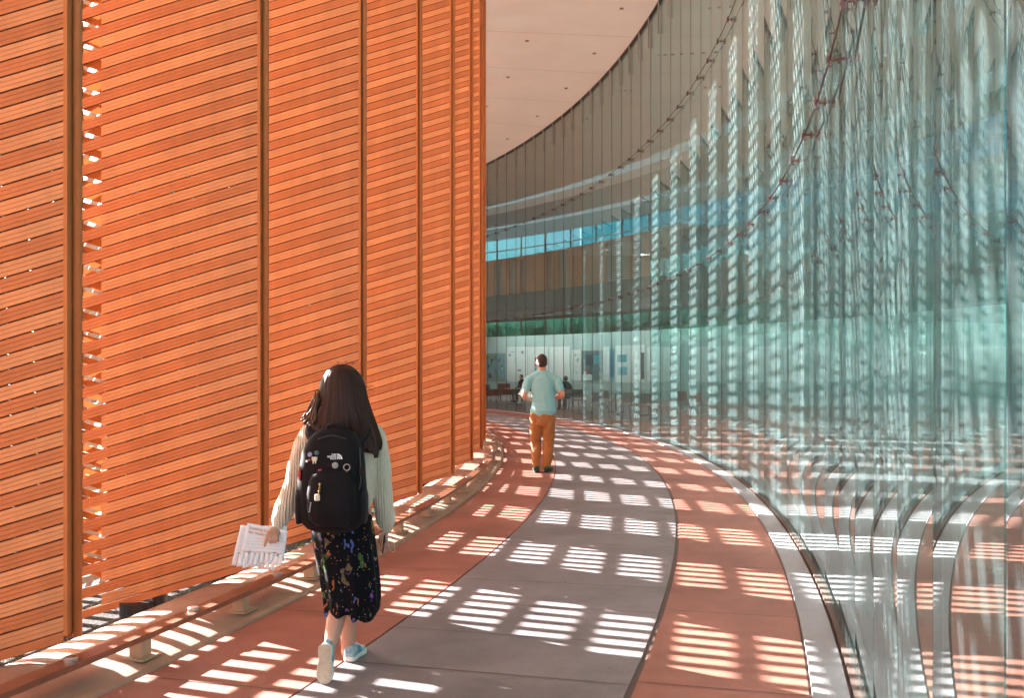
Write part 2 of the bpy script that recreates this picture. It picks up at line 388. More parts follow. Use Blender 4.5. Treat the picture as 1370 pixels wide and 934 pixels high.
# recessed downlights and panel joints
lights = []
for k in range(12):
    for r in (49.3, 51.2):
        a = ang_at(50, 3+k*3.1+(.7 if r > 50 else 0)) if 3+k*3.1-CY < 49 else None
        if a is None: continue
        b = MB(); q = pol(r, a, HS)
        b.tube([q+Vector((0, 0, .0)), q+Vector((0, 0, -.018))], [.05, .05], n=18)
        o = b.build('downlight', mat('downlight_trim', (.35, .22, .18), .4))
        tag(o, 'small round downlight set in the pale soffit over the walk', 'downlight', 'downlights in the soffit')
b = MB()
for k in range(16):
    a = ang_at(50, -2+k*2.9)
    w = .006/50; b.quad(pol(44.6, a-w, HS-.003), pol(51.95, a-w, HS-.003), pol(51.95, a+w, HS-.003), pol(44.6, a+w, HS-.003))
struct(b.build('soffit_joint_lines', mat('soffit_joint', (.45, .36, .33), .8)))

# ------------------------------------------------------------------ glass wall
RG = 51.975
gw = empty('glass_wall', pol(RG, ang_at(RG, 10))); tag(gw, 'tall curved wall of frameless greenish glass panes along the walk', 'glass wall')
dg = 1.0/RG; ga0 = ang_at(RG, -3.4)-13/RG; npan = 83
def arcfacet(a0, a1, r, z0, z1, t):
    A, B = pol(r, a0), pol(r, a1)
    d = (B-A).normalized(); nn = Vector((d.y, -d.x, 0))
    return A, B, d, nn
for i in range(npan):
    a0, a1 = ga0+i*dg, ga0+(i+1)*dg
    A, B, d, nn = arcfacet(a0, a1, RG, 0, 0, 0)
    jit = (random.random()-.5)*.0016
    A2 = A+d*.006-nn*jit; B2 = B-d*.006+nn*jit
    b = MB(); V = []
    for z in (.03, HS-.02):
        for (p, o_) in ((A2, 0), (B2, 0), (B2, .02), (A2, .02)): q = p+nn*o_; V.append((q.x, q.y, z))
    b.raw(V, [(0, 1, 2, 3), (4, 5, 6, 7), (0, 1, 5, 4), (1, 2, 6, 5), (2, 3, 7, 6), (3, 0, 4, 7)])
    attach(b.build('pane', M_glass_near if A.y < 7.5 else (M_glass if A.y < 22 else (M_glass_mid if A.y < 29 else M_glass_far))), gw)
    b = MB(); b.box((A.x+nn.x*.01, A.y+nn.y*.01, HS/2), (.016, .009, HS-.05), rz=a0)
    attach(b.build('seal', M_seal), gw)
    if 0 < i:
        b = MB(); q = A-nn*.04
        b.box((q.x, q.y, HS-.38), (.03, .02, .75), rz=a0); attach(b.build('hanger', M_steel), gw)
b = MB(); b.arc(51.945, 52.03, -.3, .026, ga0, ga0+npan*dg, n=120); attach(b.build('base_channel', M_joint), gw)
b = MB(); b.arc(51.94, 52.06, HS-.05, HS+.05, ga0, ga0+npan*dg, n=120); attach(b.build('head_channel', M_seal), gw)
for hh in (3.55, 7.0):
    rod = MB(); rod.tube([pol(RG-.055, ga0+i*dg, hh) for i in range(npan+1)], .007, n=8)
    ro = attach(rod.build('tension_rod', M_cable), gw)
    for i in range(14, npan-16):
        b = MB(); q0 = pol(RG-.075, ga0+i*dg, hh); q1 = pol(RG-.002, ga0+i*dg, hh)
        b.tube([q0, q0+(q1-q0)*.25, q0+(q1-q0)*.3, q1-(q1-q0)*.1, q1-(q1-q0)*.09, q1], [.022, .022, .012, .012, .03, .03], n=12)
        b.box((pol(RG-.055, ga0+i*dg, hh-.0)), (.028, .03, .085), rz=ga0+i*dg)
        c = b.build('clamp', M_clamp); c.parent = ro; c.matrix_parent_inverse = Matrix.Translation(-gw.location)
        c.matrix_parent_inverse = Matrix.Identity(4); c.location = (0, 0, 0)

# ------------------------------------------------------------------ atrium behind the glass
M_wall = mat('atrium_wall', (.42, .52, .51), .7, var=(.7, .06))
M_fascia = mat('fascia_grey', (.30, .29, .28), .6, var=(1.5, .08))
M_pod = mat('pod_terracotta', (.80, .42, .28), .6, var=(1.2, .1))
M_white = mat('panel_white', (.80, .80, .79), .5, var=(2, .04))
M_blueglass = glass_mat('blue_window_glass', (.08, .40, .42), .04, 0, .3)
M_tealglass = glass_mat('dark_window_glass', (.16, .30, .27), .0, 0, .05)
M_infloor = paving_mat('atrium_floor_finish', (.27, .14, .105), .15, .35)
RB = 66.0; B0, B1 = R_(-22), R_(58)
g = MB(); g.arc(52.26, 75, -.5, -.004, A0, R_(60), n=90, caps=False); struct(g.build('atrium_floor', M_infloor))
g = MB(); g.arc(51.5, 58.6, HS+.52, HS+.92, A0, R_(60), n=90); g.arc(60.4, 63.6, HS+.52, HS+.92, A0, R_(60), n=90); struct(g.build('atrium_ceiling', M_soffit_in))
sk = bpy.data.materials.new('added_skylight'); sk.use_nodes = True; nt = sk.node_tree; nt.nodes.remove(nt.nodes['Principled BSDF'])  # skylight strips added to brighten the atrium
tl = nt.nodes.new('ShaderNodeBsdfTranslucent'); tl.inputs['Color'].default_value = (.22, .23, .23, 1); nt.links.new(tl.outputs[0], nt.nodes['Material Output'].inputs['Surface'])
g = MB(); g.arc(63.3, 66.4, HS+.93, HS+.95, A0, R_(60), n=90); o = g.build('added_skylight', sk); tag(o, 'frosted skylight strip added at the back of the atrium ceiling to light the wall', 'skylight')
g = MB(); g.arc(58.4, 60.6, HS+.95, HS+.97, A0, R_(60), n=90); o = g.build('added_skylight', sk); tag(o, 'frosted skylight strip added over the middle of the atrium to light the pod', 'skylight')
bw = empty('atrium_back_wall', pol(RB, .3)); tag(bw, 'inner back wall of the atrium with window bands seen through the glass', 'wall')
b = MB(); b.arc(RB, RB+.3, 0, 3.75, B0, B1, n=90); attach(b.build('lower_wall', M_wall), bw)
b = MB(); b.arc(RB, RB+.3, 4.95, 8.75, B0, B1, n=90); b.arc(RB, RB+.3, 10.15, HS+.925, B0, B1, n=90); attach(b.build('upper_wall', M_wall), bw)
b = MB(); b.arc(RB+.10, RB+.12, 3.752, 4.948, B0, B1, n=90); attach(b.build('dark_window_band', M_tealglass), bw)
asp = ray_ang(775, RB)
b = MB(); b.arc(RB+.10, RB+.12, 8.752, 10.148, B0, asp-.0005, n=60); attach(b.build('blue_window_band', M_blueglass), bw)
b = MB(); b.arc(RB+.10, RB+.12, 8.752, 10.148, asp+.0005, B1, n=30); attach(b.build('pale_window_band', glass_mat('pale_window_glass', (.30, .46, .47), .04, 0, .3)), bw)
nm = 40
for k in range(nm+1):
    a = B0+(B1-B0)*k/nm
    for z0, z1 in ((3.755, 4.945), (8.755, 10.145)):
        b = MB(); q = pol(RB+.06, a, (z0+z1)/2); b.box(q, (.07, .07, z1-z0), rz=a); attach(b.build('mullion', M_seal), bw)
b = MB(); b.arc(RB+.04, RB+.09, 9.35, 9.42, B0, B1, n=90); attach(b.build('transom', M_white), bw)
# mezzanine: slab with a terracotta pod on it
mz = empty('mezzanine', pol(60, .3)); tag(mz, 'curved grey mezzanine slab running across the atrium behind the glass', 'mezzanine')
b = MB(); b.arc(60, RB-.01, 4.85, 5.76, B0, B1, n=90); attach(b.build('slab', M_fascia), mz)
pod = empty('curved_pod', pol(60.15, .35)); tag(pod, 'terracotta curved meeting room on the mezzanine with white slats as sun patterns', 'meeting room')
a0, a1 = ray_ang(905, 60.2), ray_ang(648, 60.2)
SL = [(662, 672), (682, 690), (697, 703), (733, 739), (748, 760), (812, 842), (848, 860)]
cuts = sorted([(ray_ang(y, 60.2), ray_ang(x, 60.2)) for x, y in SL])
b = MB(); cur = a0
for c0, c1 in cuts:
    b.arc(60.15, 60.4, 5.762, 7.66, cur, c0); cur = c1
b.arc(60.15, 60.4, 5.762, 7.66, cur, a1)
attach(b.build('wall', M_pod), pod)
b = MB(); b.arc(60.1, 63.9, 7.662, 7.80, a0-.005, a1+.005); attach(b.build('roof', M_pod), pod)
for c0, c1 in cuts:
    b = MB(); z = 5.85
    while z < 7.6: b.arc(60.2, 60.26, z, z+.055, c0+.0003, c1-.0003, n=3); z += .115
    attach(b.build('sun_pattern_slats', M_white), pod)  # white slats put in as sun patterns on the pod
b = MB(); b.arc(60.5, 60.52, 5.762, 7.66, a0, a1); attach(b.build('inner_wall', M_pod), pod)

# lamps added under the slab to light the boards, tubes hidden from view
M_lamp = bpy.data.materials.new('added_lamp_tube'); M_lamp.use_nodes = True; _b = M_lamp.node_tree.nodes['Principled BSDF']
_b.inputs['Base Color'].default_value = (.9, .9, .9, 1); _b.inputs['Emission Color'].default_value = (1, .97, .9, 1); _b.inputs['Emission Strength'].default_value = 6.5
for k in range(22):
    a = ray_ang(655, 64.2)-k*2.2/64.2
    L_ = empty('added_lamp', pol(64.2, a, 4.6)); tag(L_, 'added strip lamp under the mezzanine slab, lighting the wall panels', 'lamp', 'added lamps under the mezzanine')
    b = MB(); b.arc(64.08, 64.32, 4.70, 4.76, a-.75/64.2, a+.75/64.2, n=2); attach(b.build('housing', M_white), L_)
    b = MB(); b.arc(64.03, 64.07, 4.56, 4.77, a-1.097/64.2, a+1.097/64.2, n=2); attach(b.build('shade', M_fascia), L_)
    b = MB(); b.arc(64.11, 64.29, 4.655, 4.698, a-.72/64.2, a+.72/64.2, n=2); attach(b.build('tube', M_lamp), L_)
    for s_ in (-.5, .5):
        b = MB(); q = pol(64.2, a+s_/64.2); b.box((q.x, q.y, 4.805), (.02, .02, .088)); attach(b.build('hanger', M_seal), L_)
# posters and boards on the lower wall
def board(x0, x1, y0, y1, col, label, name='wall_panel', cat='panel', group=None, marks=None, r=RB-.03, frame=None):
    a0, a1 = ray_ang(x1, r), ray_ang(x0, r); dd = pol(r, (a0+a1)/2)
    d = dd.y
    z0, z1 = EYE+(HZ-y1)*d/F, EYE+(HZ-y0)*d/F
    b = MB(); b.arc(r, r+.028, z0, z1, a0, a1, n=3)
    o = b.build(name, col, origin=pol(r, (a0+a1)/2, z0)); tag(o, label, cat, group)
    for (u0, u1, v0, v1, c) in (marks or []):
        b = MB(); b.arc(r-.012, r-.002, z0+(z1-z0)*v0, z0+(z1-z0)*v1, a1+(a0-a1)*u1, a1+(a0-a1)*u0, n=1)
        p = b.build('sheet', c); attach(p, o)
    if frame:
        b = MB(); fw = .05
        b.arc(r-.02, r-.001, z0-fw, z0, a0-.001, a1+.001, n=3); b.arc(r-.02, r-.001, z1, z1+fw, a0-.001, a1+.001, n=3)
        attach(b.build('frame', frame), o)
    return o
cm = {n: mat('sheet_'+n, c, .5) for n, c in dict(blue=(.03, .2, .4), dark=(.015, .03, .05), teal=(.05, .33, .4), red=(.4, .04, .04), green=(.08, .35, .05), pale=(.7, .75, .78), wine=(.22, .03, .05), cyan=(.15, .5, .6), ink=(.25, .27, .3)).items()}
M_cork = mat('board_teal', (.20, .33, .38), .7, var=(2, .1))
rs = random.Random(3)
mk = []
cols = list(cm.values())
for i in range(26):
    u = rs.random()*.86+.03; v = rs.random()*.8+.04; mk.append((u, u+rs.uniform(.05, .12), v, v+rs.uniform(.07, .17), rs.choice(cols)))
board(645, 676, 474, 509, M_cork, 'teal notice board crowded with small coloured sheets, near the orange fins', 'notice_board', 'notice board', marks=mk, frame=mat('board_wood', (.4, .28, .15), .5))
ink = cm['ink']
def txt(n, seed):
    q = random.Random(seed); out = []
    for i in range(n):
        u = q.uniform(.08, .75); v = q.uniform(.1, .85); out.append((u, u+q.uniform(.06, .2), v, v+q.uniform(.02, .09), q.choice([ink, ink, cm['cyan'], cm['pale']])))
    return out
G = 'white panels on the atrium back wall'
board(678, 705, 464, 511, M_white, 'white panel with small drawings, next to the crowded notice board', group=G, marks=txt(9, 1))
board(706, 733, 464, 511, M_white, 'white panel with a slim red and blue strip, behind the man', group=G, marks=[(.35, .45, .45, .7, cm['red']), (.37, .44, .05, .43, cm['cyan'])])
board(735, 762, 464, 510, M_white, 'blank white panel just right of the man', group=G)
board(765, 777, 468, 509, M_white, 'narrow white sheet panel of text beside the dark board', group=G, marks=txt(8, 2))
board(778, 806, 470, 509, mat('board_dark', (.08, .14, .17), .6), 'dark board with a black poster and a white sheet below', 'notice_board', 'notice board', marks=[(.2, .55, .5, .88, cm['dark']), (.6, .85, .55, .85, cm['teal']), (.05, .5, .0, .2, M_white), (.15, .35, .24, .38, cm['red'])], frame=mat('board_wood', (.4, .28, .15), .5))
board(807, 815, 464, 510, M_white, 'narrow blank white panel beside the column of blue posters', group=G)
board(816, 821, 467, 505, cm['teal'], 'slim column of blue posters between white panels', 'poster', 'poster', marks=[(.1, .9, .1+i*.2, .25+i*.2, cm['blue']) for i in range(4)])
board(823, 862, 462, 512, M_white, 'pale panel with teal pictures at its left side', group=G, marks=[(.08, .4, .55, .75, cm['teal']), (.1, .42, .2, .42, cm['cyan']), (.9, 1.0, .1, .8, cm['dark'])])
pos = [(866, 886), (887, 909), (925, 948), (955, 969), (975, 992), (1000, 1030), (1038, 1075), (1090, 1130), (1150, 1200), (1215, 1275), (1290, 1350)]
for i, (x0, x1) in enumerate(pos):
    board(x0, x1, 464, 511, M_white, 'blank white panel, %s to the right of the teal pictures' % ORD[i], group=G)

# far end of the walk and of the atrium
b = MB(); b.arc(45.6, 68, -.36, HS+.8, R_(59.5), R_(60), n=2)
o = b.build('far_end_wall', mat('far_wall', (.5, .3, .2), .8)); tag(o, 'plain tan end wall of the atrium, far round the bend', 'wall')
b = MB(); b.arc(44.5, 51.95, HS+.001, HS+.501, A1+.001, R_(60), n=20); struct(b.build('far_soffit_ceiling', M_soffit))
# ------------------------------------------------------------------ trees outside
M_bark = mat('bark', (.09, .06, .04), .9, bump=(20, .8, .02))
M_leafs = [mat('leaf_a', (.045, .11, .02), .55), mat('leaf_b', (.075, .16, .03), .55), mat('leaf_c', (.03, .075, .018), .55)]
def make_tree(h, cr, seed, nl=2600, low=.42):
    q = random.Random(seed); root = empty('tree')
    b = MB(); top = Vector((q.uniform(-.3, .3), q.uniform(-.3, .3), h*.62))
    b.tube([(0, 0, -.4), (0.03, 0, h*.2), top*.7, top], [h*.028, h*.022, h*.015, h*.007], n=9)
    cl = []
    for i in range(16):
        a = q.uniform(0, 6.28); rr = cr*math.sqrt(q.random())*.8; z = h*(low+(.92-low)*q.random()*(1-.35*rr/cr))
        c = Vector((math.cos(a)*rr, math.sin(a)*rr, z)); cl.append((c, q.uniform(.28, .5)*cr))
        s = Vector((0, 0, h*q.uniform(.25, .55))); b.tube([s, s.lerp(c, .55)+Vector((0, 0, .15)), c], [h*.011, h*.007, h*.003], n=6)
    b.build('trunk', M_bark, root)
    f = MB()
    for i in range(nl):
        c, r = q.choice(cl); d = Vector((q.gauss(0, 1), q.gauss(0, 1), q.gauss(0, .75))); d = d.normalized()*r*q.random()**.45
        p = c+d; n = Vector((q.gauss(0, 1), q.gauss(0, 1), q.gauss(.5, 1))).normalized(); t = n.orthogonal().normalized(); s_ = n.cross(t); L = q.uniform(.09, .17)*h/6
        f.quad(p-t*L*.5, p-s_*L*.28, p+t*L*.55, p+s_*L*.28, q.choice([0, 0, 1, 2]))
    f.build('crown', M_leafs, root)
    return root
t1 = make_tree(6.2, 2.6, 11); t2 = make_tree(5.2, 2.3, 12); t3 = make_tree(5.6, 3.1, 13, 5200, .22) 
spots = [(t1, pol(71, ray_ang(690, 71)), 'full green tree behind the atrium window band, near the orange fins'),
 (t2, pol(72, ray_ang(735, 72)), 'green tree behind the atrium window band, above the man'),
 (None, pol(71.5, ray_ang(795, 71.5)), 'green tree outside the atrium window band, above the dark board'),
 (None, pol(72, ray_ang(850, 72)), 'green tree outside the atrium window band, above the teal pictures'),
 (None, pol(71, ray_ang(920, 71)), 'green tree outside the atrium window band, behind the white light ropes'),
 (None, pol(73, ray_ang(1010, 73)), 'green tree outside the atrium window band, toward the middle of the glass'),
 (None, pol(73, ray_ang(1120, 73)), 'green tree outside the atrium window band, toward the right of the glass'),
 (None, Vector((-19.5, 26, 0)), 'small green tree on the lawn glimpsed through the slot between the fins'),
 (None, Vector((-33, 40, 0)), 'green tree far out on the lawn beyond the orange fins'),
 (None, Vector((-27, 16, 0)), 'green tree on the lawn left of the orange fins')]
for i, (px_, lab) in enumerate([(655, 'nearest the orange fins'), (712, 'left of the man'), (758, 'right of the man'), (815, 'above the column of blue posters'), (880, 'above the wide white panel'), (960, 'among the light ropes'), (1060, 'seen deep in the glass')]):
    spots.append((t3 if i == 0 else 3, pol(71.6+.4*(i % 2), ray_ang(px_, 71.6)), 'dense dark green bushy tree filling the window band, '+lab))
for i, (t, p, lab) in enumerate(spots):
    o = copy_tree(t3) if t == 3 else (t or copy_tree([t1, t2][i % 2])); o.location = (p.x, p.y, -.3); o.rotation_euler.z = i*1.7
    tag(o, lab, 'tree', 'trees outside')
# grass growing at the back edge of the mulch
q = random.Random(5); b = MB()
for i in range(5200):
    a = q.uniform(ang_at(47, 3.2), ang_at(47, 12)); r = q.uniform(46.3, 47.85); 
    if mnoise.noise((r*2.2, a*90, 3)) < .05: continue
    p = pol(r, a, -.31); h = q.uniform(.03, .11); d = q.uniform(0, 6.28); dx = Vector((math.cos(d), math.sin(d), 0))
    b.raw([p-dx*.004, p+dx*.004, p+dx.cross(Vector((0, 0, 1)))*h*.5+Vector((0, 0, h))], [(0, 1, 2)])
gr = b.build('grass', mat('grass_blade', (.07, .16, .03), .7)); tag(gr, 'sparse green grass in the dark bed under the fins', 'grass', kind='stuff')

# ------------------------------------------------------------------ light
AZ, EL = R_(36), R_(20)
tosun = Vector((-math.cos(AZ)*math.cos(EL), math.sin(AZ)*math.cos(EL), math.sin(EL)))
world = bpy.data.worlds.new('World'); scene.world = world; world.use_nodes = True
nt = world.node_tree; sky = nt.nodes.new('ShaderNodeTexSky'); sky.sky_type = 'NISHITA'; sky.sun_disc = False
sky.sun_elevation = EL; sky.sun_rotation = -R_(90)+AZ; sky.altitude = 50; sky.air_density = .8; sky.dust_density = 2.2; sky.ozone_density = 1.2
bg = nt.nodes['Background']; bg.inputs['Strength'].default_value = .075; nt.links.new(sky.outputs[0], bg.inputs['Color'])
sl = bpy.data.lights.new('sun', 'SUN'); sl.energy = 5.0; sl.angle = R_(.33); sl.color = (1, .97, .93)
so = bpy.data.objects.new('sun', sl); COL.objects.link(so); so.rotation_euler = (-tosun).to_track_quat('-Z', 'Y').to_euler(); so.location = (-20, 10, 20)

# ------------------------------------------------------------------ camera
cam = bpy.data.cameras.new('camera'); co = bpy.data.objects.new('camera', cam); COL.objects.link(co); scene.camera = co
co.location = (0, 0, EYE); co.rotation_euler = (R_(90), 0, 0); cam.sensor_width = 36; cam.lens = 36*F/1370; cam.shift_y = (HZ-467)/1370
cam.clip_start = .05; cam.clip_end = 2000
scene.view_settings.view_transform = 'Standard'; scene.view_settings.look = 'None'; scene.view_settings.exposure = 3.45; scene.view_settings.gamma = 1
cy = scene.cycles; cy.max_bounces = 14; cy.diffuse_bounces = 5; cy.glossy_bounces = 8; cy.transparent_max_bounces = 48; cy.transmission_bounces = 8
cy.use_denoising = True; cy.sample_clamp_indirect = 8; cy.blur_glossy = .6; cy.caustics_reflective = True; cy.use_adaptive_sampling = False

# ------------------------------------------------------------------ people
def limb(mb, pts, rads, flat=1.0, side=None, n=16):
    """tapered tube with rounded ends"""
    pts = [Vector(p) for p in pts]; rads = list(rads)
    t0 = (pts[1]-pts[0]).normalized(); t1 = (pts[-1]-pts[-2]).normalized(); r0, r1 = rads[0], rads[-1]
    P_ = [pts[0]-t0*r0*.85*min(flat, 1), pts[0]-t0*r0*.6*min(flat, 1)]+pts+[pts[-1]+t1*r1*.6*min(flat, 1), pts[-1]+t1*r1*.85*min(flat, 1)]
    R2 = [r0*.35, r0*.8]+rads+[r1*.8, r1*.35]
    mb.tube(P_, R2, n=n, flat=flat, side=side)
def ball(mb, c, r, sx=1, sy=1, sz=1):
    c = Vector(c); vs = []; nu, nv = 18, 10; fs = []
    for j in range(1, nv):
        ph = math.pi*j/nv
        for i in range(nu):
            a = 2*math.pi*i/nu; vs.append(c+Vector((r*sx*math.sin(ph)*math.cos(a), r*sy*math.sin(ph)*math.sin(a), r*sz*math.cos(ph))))
    vs += [c+Vector((0, 0, r*sz)), c-Vector((0, 0, r*sz))]
    for j in range(nv-2):
        for i in range(nu): fs.append((j*nu+i, j*nu+(i+1) % nu, (j+1)*nu+(i+1) % nu, (j+1)*nu+i))
    T, B = len(vs)-2, len(vs)-1
    for i in range(nu): fs.append((T, (i+1) % nu, i)); fs.append((B, (nv-2)*nu+i, (nv-2)*nu+(i+1) % nu))
    mb.raw(vs, fs)
def fuse(mb, name, m, parent, voxel=.006, it=4, disp=None):
    """grow one continuous skin round the collected forms"""
    o = mb.build(name+'_rough', m); md = o.modifiers.new('skin', 'REMESH'); md.mode = 'VOXEL'; md.voxel_size = voxel; md.use_smooth_shade = True
    sm = o.modifiers.new('soft', 'SMOOTH'); sm.factor = .5; sm.iterations = it
    dg = bpy.context.evaluated_depsgraph_get(); me = bpy.data.meshes.new_from_object(o.evaluated_get(dg), depsgraph=dg)
    bpy.data.objects.remove(o); me.name = name
    if disp:
        nn = [v.normal.copy() for v in me.vertices]
        for v, n_ in zip(me.vertices, nn): v.co += n_*disp(v.co, n_)
    for p in me.polygons: p.use_smooth = True
    if not me.materials: me.materials.append(m)
    o2 = bpy.data.objects.new(name, me); COL.objects.link(o2)
    if parent: attach(o2, parent)
    return o2
def loft(rings, n=48, cap=True, fn=None, mb=None, mi=0):
    """rings: (cx, cy, z, rx, ry, power); fn(i, a) -> extra radius factor"""
    mb = mb or MB(); vs = []; fs = []
    for i, (x, y, z, rx, ry, pw) in enumerate(rings):
        for k in range(n):
            a = 2*math.pi*k/n; c, s_ = math.cos(a), math.sin(a)
            e = 2.0/pw; f = 1+(fn(i, a) if fn else 0)
            dz = 0
            vs.append(Vector((x+math.copysign(abs(c)**e, c)*rx*f, y+math.copysign(abs(s_)**e, s_)*ry*f, z)))
    m = len(rings)
    for i in range(m-1):
        for k in range(n): fs.append((i*n+k, i*n+(k+1) % n, (i+1)*n+(k+1) % n, (i+1)*n+k))
    if cap: fs += [tuple(range(n-1, -1, -1)), tuple(range((m-1)*n, m*n))]
    mb.raw(vs, fs, mi); return mb
def text(body, size, m, name, parent, loc, align='LEFT', depth=.0006, rot=0.0, bold=0.0):
    """lettering facing the camera side (-y); rot turns it in its plane"""
    c = bpy.data.curves.new(name, 'FONT'); c.body = body; c.size = size; c.align_x = align; c.extrude = depth; c.offset = bold; c.space_line = .82
    o = bpy.data.objects.new(name+'_rough', c); COL.objects.link(o)
    dg = bpy.context.evaluated_depsgraph_get(); me = bpy.data.meshes.new_from_object(o.evaluated_get(dg), depsgraph=dg); bpy.data.objects.remove(o)
    me.materials.clear(); me.materials.append(m); me.name = name
    me.transform(Matrix.Translation(Vector(loc)) @ Matrix.Rotation(rot, 4, 'Y') @ Matrix.Rotation(math.pi/2, 4, 'X'))
    o2 = bpy.data.objects.new(name, me); COL.objects.link(o2)
    if parent: attach(o2, parent)
    return o2

M_skin = mat('skin', (.56, .29, .19), .5, var=(14, .08)); M_skin2 = mat('skin_pink', (.58, .27, .19), .5, var=(14, .08))
M_hair = mat('dark_hair', (.040, .013, .007), .5, spec=.25, bump=(60, .25, .003)); M_hair_tip = mat('sunlit_hair_tip', (.16, .06, .025), .4)  # lock tips coloured lighter brown as if sunlit
M_nylon = mat('black_nylon', (.009, .006, .007), .75, spec=.2, bump=(400, .4, .001), var=(8, .3))
M_nylon2 = mat('black_webbing', (.013, .010, .011), .7, spec=.25)
def knit_mat():
    m = bpy.data.materials.new('cream_knit'); m.use_nodes = True; nt = m.node_tree; b = nt.nodes['Principled BSDF']; N = nt.nodes; L = nt.links
    b.inputs['Base Color'].default_value = (.74, .60, .45, 1); b.inputs['Roughness'].default_value = .9; b.inputs['Sheen Weight'].default_value = .2
    tc = N.new('ShaderNodeTexCoord'); w = N.new('ShaderNodeTexWave'); w.inputs['Scale'].default_value = 22; w.inputs['Distortion'].default_value = 2.2; w.inputs['Detail'].default_value = 2; w.inputs['Detail Scale'].default_value = 2.5
    n = N.new('ShaderNodeTexNoise'); n.inputs['Scale'].default_value = 160
    for q in (w, n): L.new(tc.outputs['Object'], q.inputs['Vector'])
    a = N.new('ShaderNodeMath'); a.operation = 'MULTIPLY_ADD'; a.inputs[1].default_value = .35; L.new(n.outputs['Fac'], a.inputs[0]); L.new(w.outputs['Fac'], a.inputs[2])
    bp = N.new('ShaderNodeBump'); bp.inputs['Strength'].default_value = .8; bp.inputs['Distance'].default_value = .008
    L.new(a.outputs[0], bp.inputs['Height']); L.new(bp.outputs['Normal'], b.inputs['Normal'])
    return m
M_knit = knit_mat()
def floral_mat():
    m = bpy.data.materials.new('floral_print'); m.use_nodes = True; nt = m.node_tree; b = nt.nodes['Principled BSDF']; N = nt.nodes; L = nt.links
    b.inputs['Roughness'].default_value = .85; b.inputs['Specular IOR Level'].default_value = .15
    tc = N.new('ShaderNodeTexCoord'); cur = None
    base = N.new('ShaderNodeRGB'); base.outputs[0].default_value = (.004, .0035, .005, 1); cur = base.outputs[0]
    for sc, zs, lo, hi, cols, seed in ((19, .28, .38, .30, [(.22, .16, .04), (.05, .10, .03), (.12, .09, .05), (.02, .06, .03)], 3.1), (36, .4, .36, .28, [(.20, .06, .26), (.30, .09, .03), (.08, .10, .26), (.33, .20, .08)], 9.7), (60, 1, .20, .16, [(.45, .33, .2), (.40, .12, .06), (.30, .18, .36), (.5, .45, .3)], 5.2)):
        mp = N.new('ShaderNodeMapping'); mp.inputs['Location'].default_value = (seed, seed*2, seed); mp.inputs['Scale'].default_value = (1, .6, zs); mp.inputs['Rotation'].default_value = (0, .35, 0)
        L.new(tc.outputs['Object'], mp.inputs[0])
        wn = N.new('ShaderNodeTexNoise'); wn.inputs['Scale'].default_value = 13; L.new(tc.outputs['Object'], wn.inputs['Vector'])
        ad = N.new('ShaderNodeVectorMath'); ad.operation = 'MULTIPLY_ADD'; ad.inputs[1].default_value = (.11, .11, .11); L.new(wn.outputs['Color'], ad.inputs[0]); L.new(mp.outputs[0], ad.inputs[2])
        v = N.new('ShaderNodeTexVoronoi'); v.inputs['Scale'].default_value = sc; L.new(ad.outputs[0], v.inputs['Vector'])
        s_ = N.new('ShaderNodeSeparateColor'); L.new(v.outputs['Color'], s_.inputs[0])
        cr = N.new('ShaderNodeValToRGB'); cr.color_ramp.interpolation = 'CONSTANT'
        while len(cr.color_ramp.elements) < 4: cr.color_ramp.elements.new(.5)
        for i, c in enumerate(cols): cr.color_ramp.elements[i].position = i/4; cr.color_ramp.elements[i].color = (*c, 1)
        L.new(s_.outputs[0], cr.inputs['Fac'])
        mk = N.new('ShaderNodeMapRange'); mk.inputs['From Min'].default_value = lo; mk.inputs['From Max'].default_value = hi; L.new(v.outputs['Distance'], mk.inputs['Value'])
        kp = N.new('ShaderNodeMath'); kp.operation = 'GREATER_THAN'; kp.inputs[1].default_value = .62; L.new(s_.outputs[1], kp.inputs[0])
        mu = N.new('ShaderNodeMath'); mu.operation = 'MULTIPLY'; L.new(mk.outputs[0], mu.inputs[0]); L.new(kp.outputs[0], mu.inputs[1])
        mx = N.new('ShaderNodeMix'); mx.data_type = 'RGBA'; L.new(mu.outputs[0], mx.inputs['Factor']); L.new(cur, mx.inputs['A']); L.new(cr.outputs['Color'], mx.inputs['B']); cur = mx.outputs['Result']
    L.new(cur, b.inputs['Base Color']); return m
M_floral = floral_mat()
M_shoe = mat('pale_blue_suede', (.36, .47, .50), .85, bump=(200, .3, .001)); M_shoe2 = mat('blue_shoe_panel', (.20, .36, .45), .75); M_sole = mat('white_rubber', (.74, .72, .66), .6, var=(20, .08)); M_tread = mat('worn_tread', (.52, .43, .33), .8, bump=(90, .8, .004), var=(30, .2))
M_paper = mat('white_paper', (.82, .82, .84), .6); M_lineink = mat('grey_print', (.6, .6, .62), .7); M_orange = mat('orange_print', (.72, .30, .12), .6); M_purple = mat('purple_print', (.42, .22, .62), .6)
M_wht = mat('white_print', (.8, .8, .8), .5); M_redtab = mat('red_tab', (.55, .03, .02), .5); M_gold = mat('gold_metal', (.55, .33, .1), .3, .8); M_cream = mat('cream_charm', (.75, .66, .5), .5)
def spline(pts, k=5):
    """smooth curve through points (Catmull-Rom)"""
    pts = [Vector(p) for p in pts]; out = []
    for i in range(len(pts)-1):
        p0 = pts[max(i-1, 0)]; p1 = pts[i]; p2 = pts[i+1]; p3 = pts[min(i+2, len(pts)-1)]
        for j in range(k):
            t = j/k; out.append(.5*((2*p1)+(p2-p0)*t+(2*p0-5*p1+4*p2-p3)*t*t+(-p0+3*p1-3*p2+p3)*t**3))
    return out+[pts[-1]]
def lerp_r(r, k=5):
    out = []
    for i in range(len(r)-1): out += [r[i]+(r[i+1]-r[i])*j/k for j in range(k)]
    return out+[r[-1]]
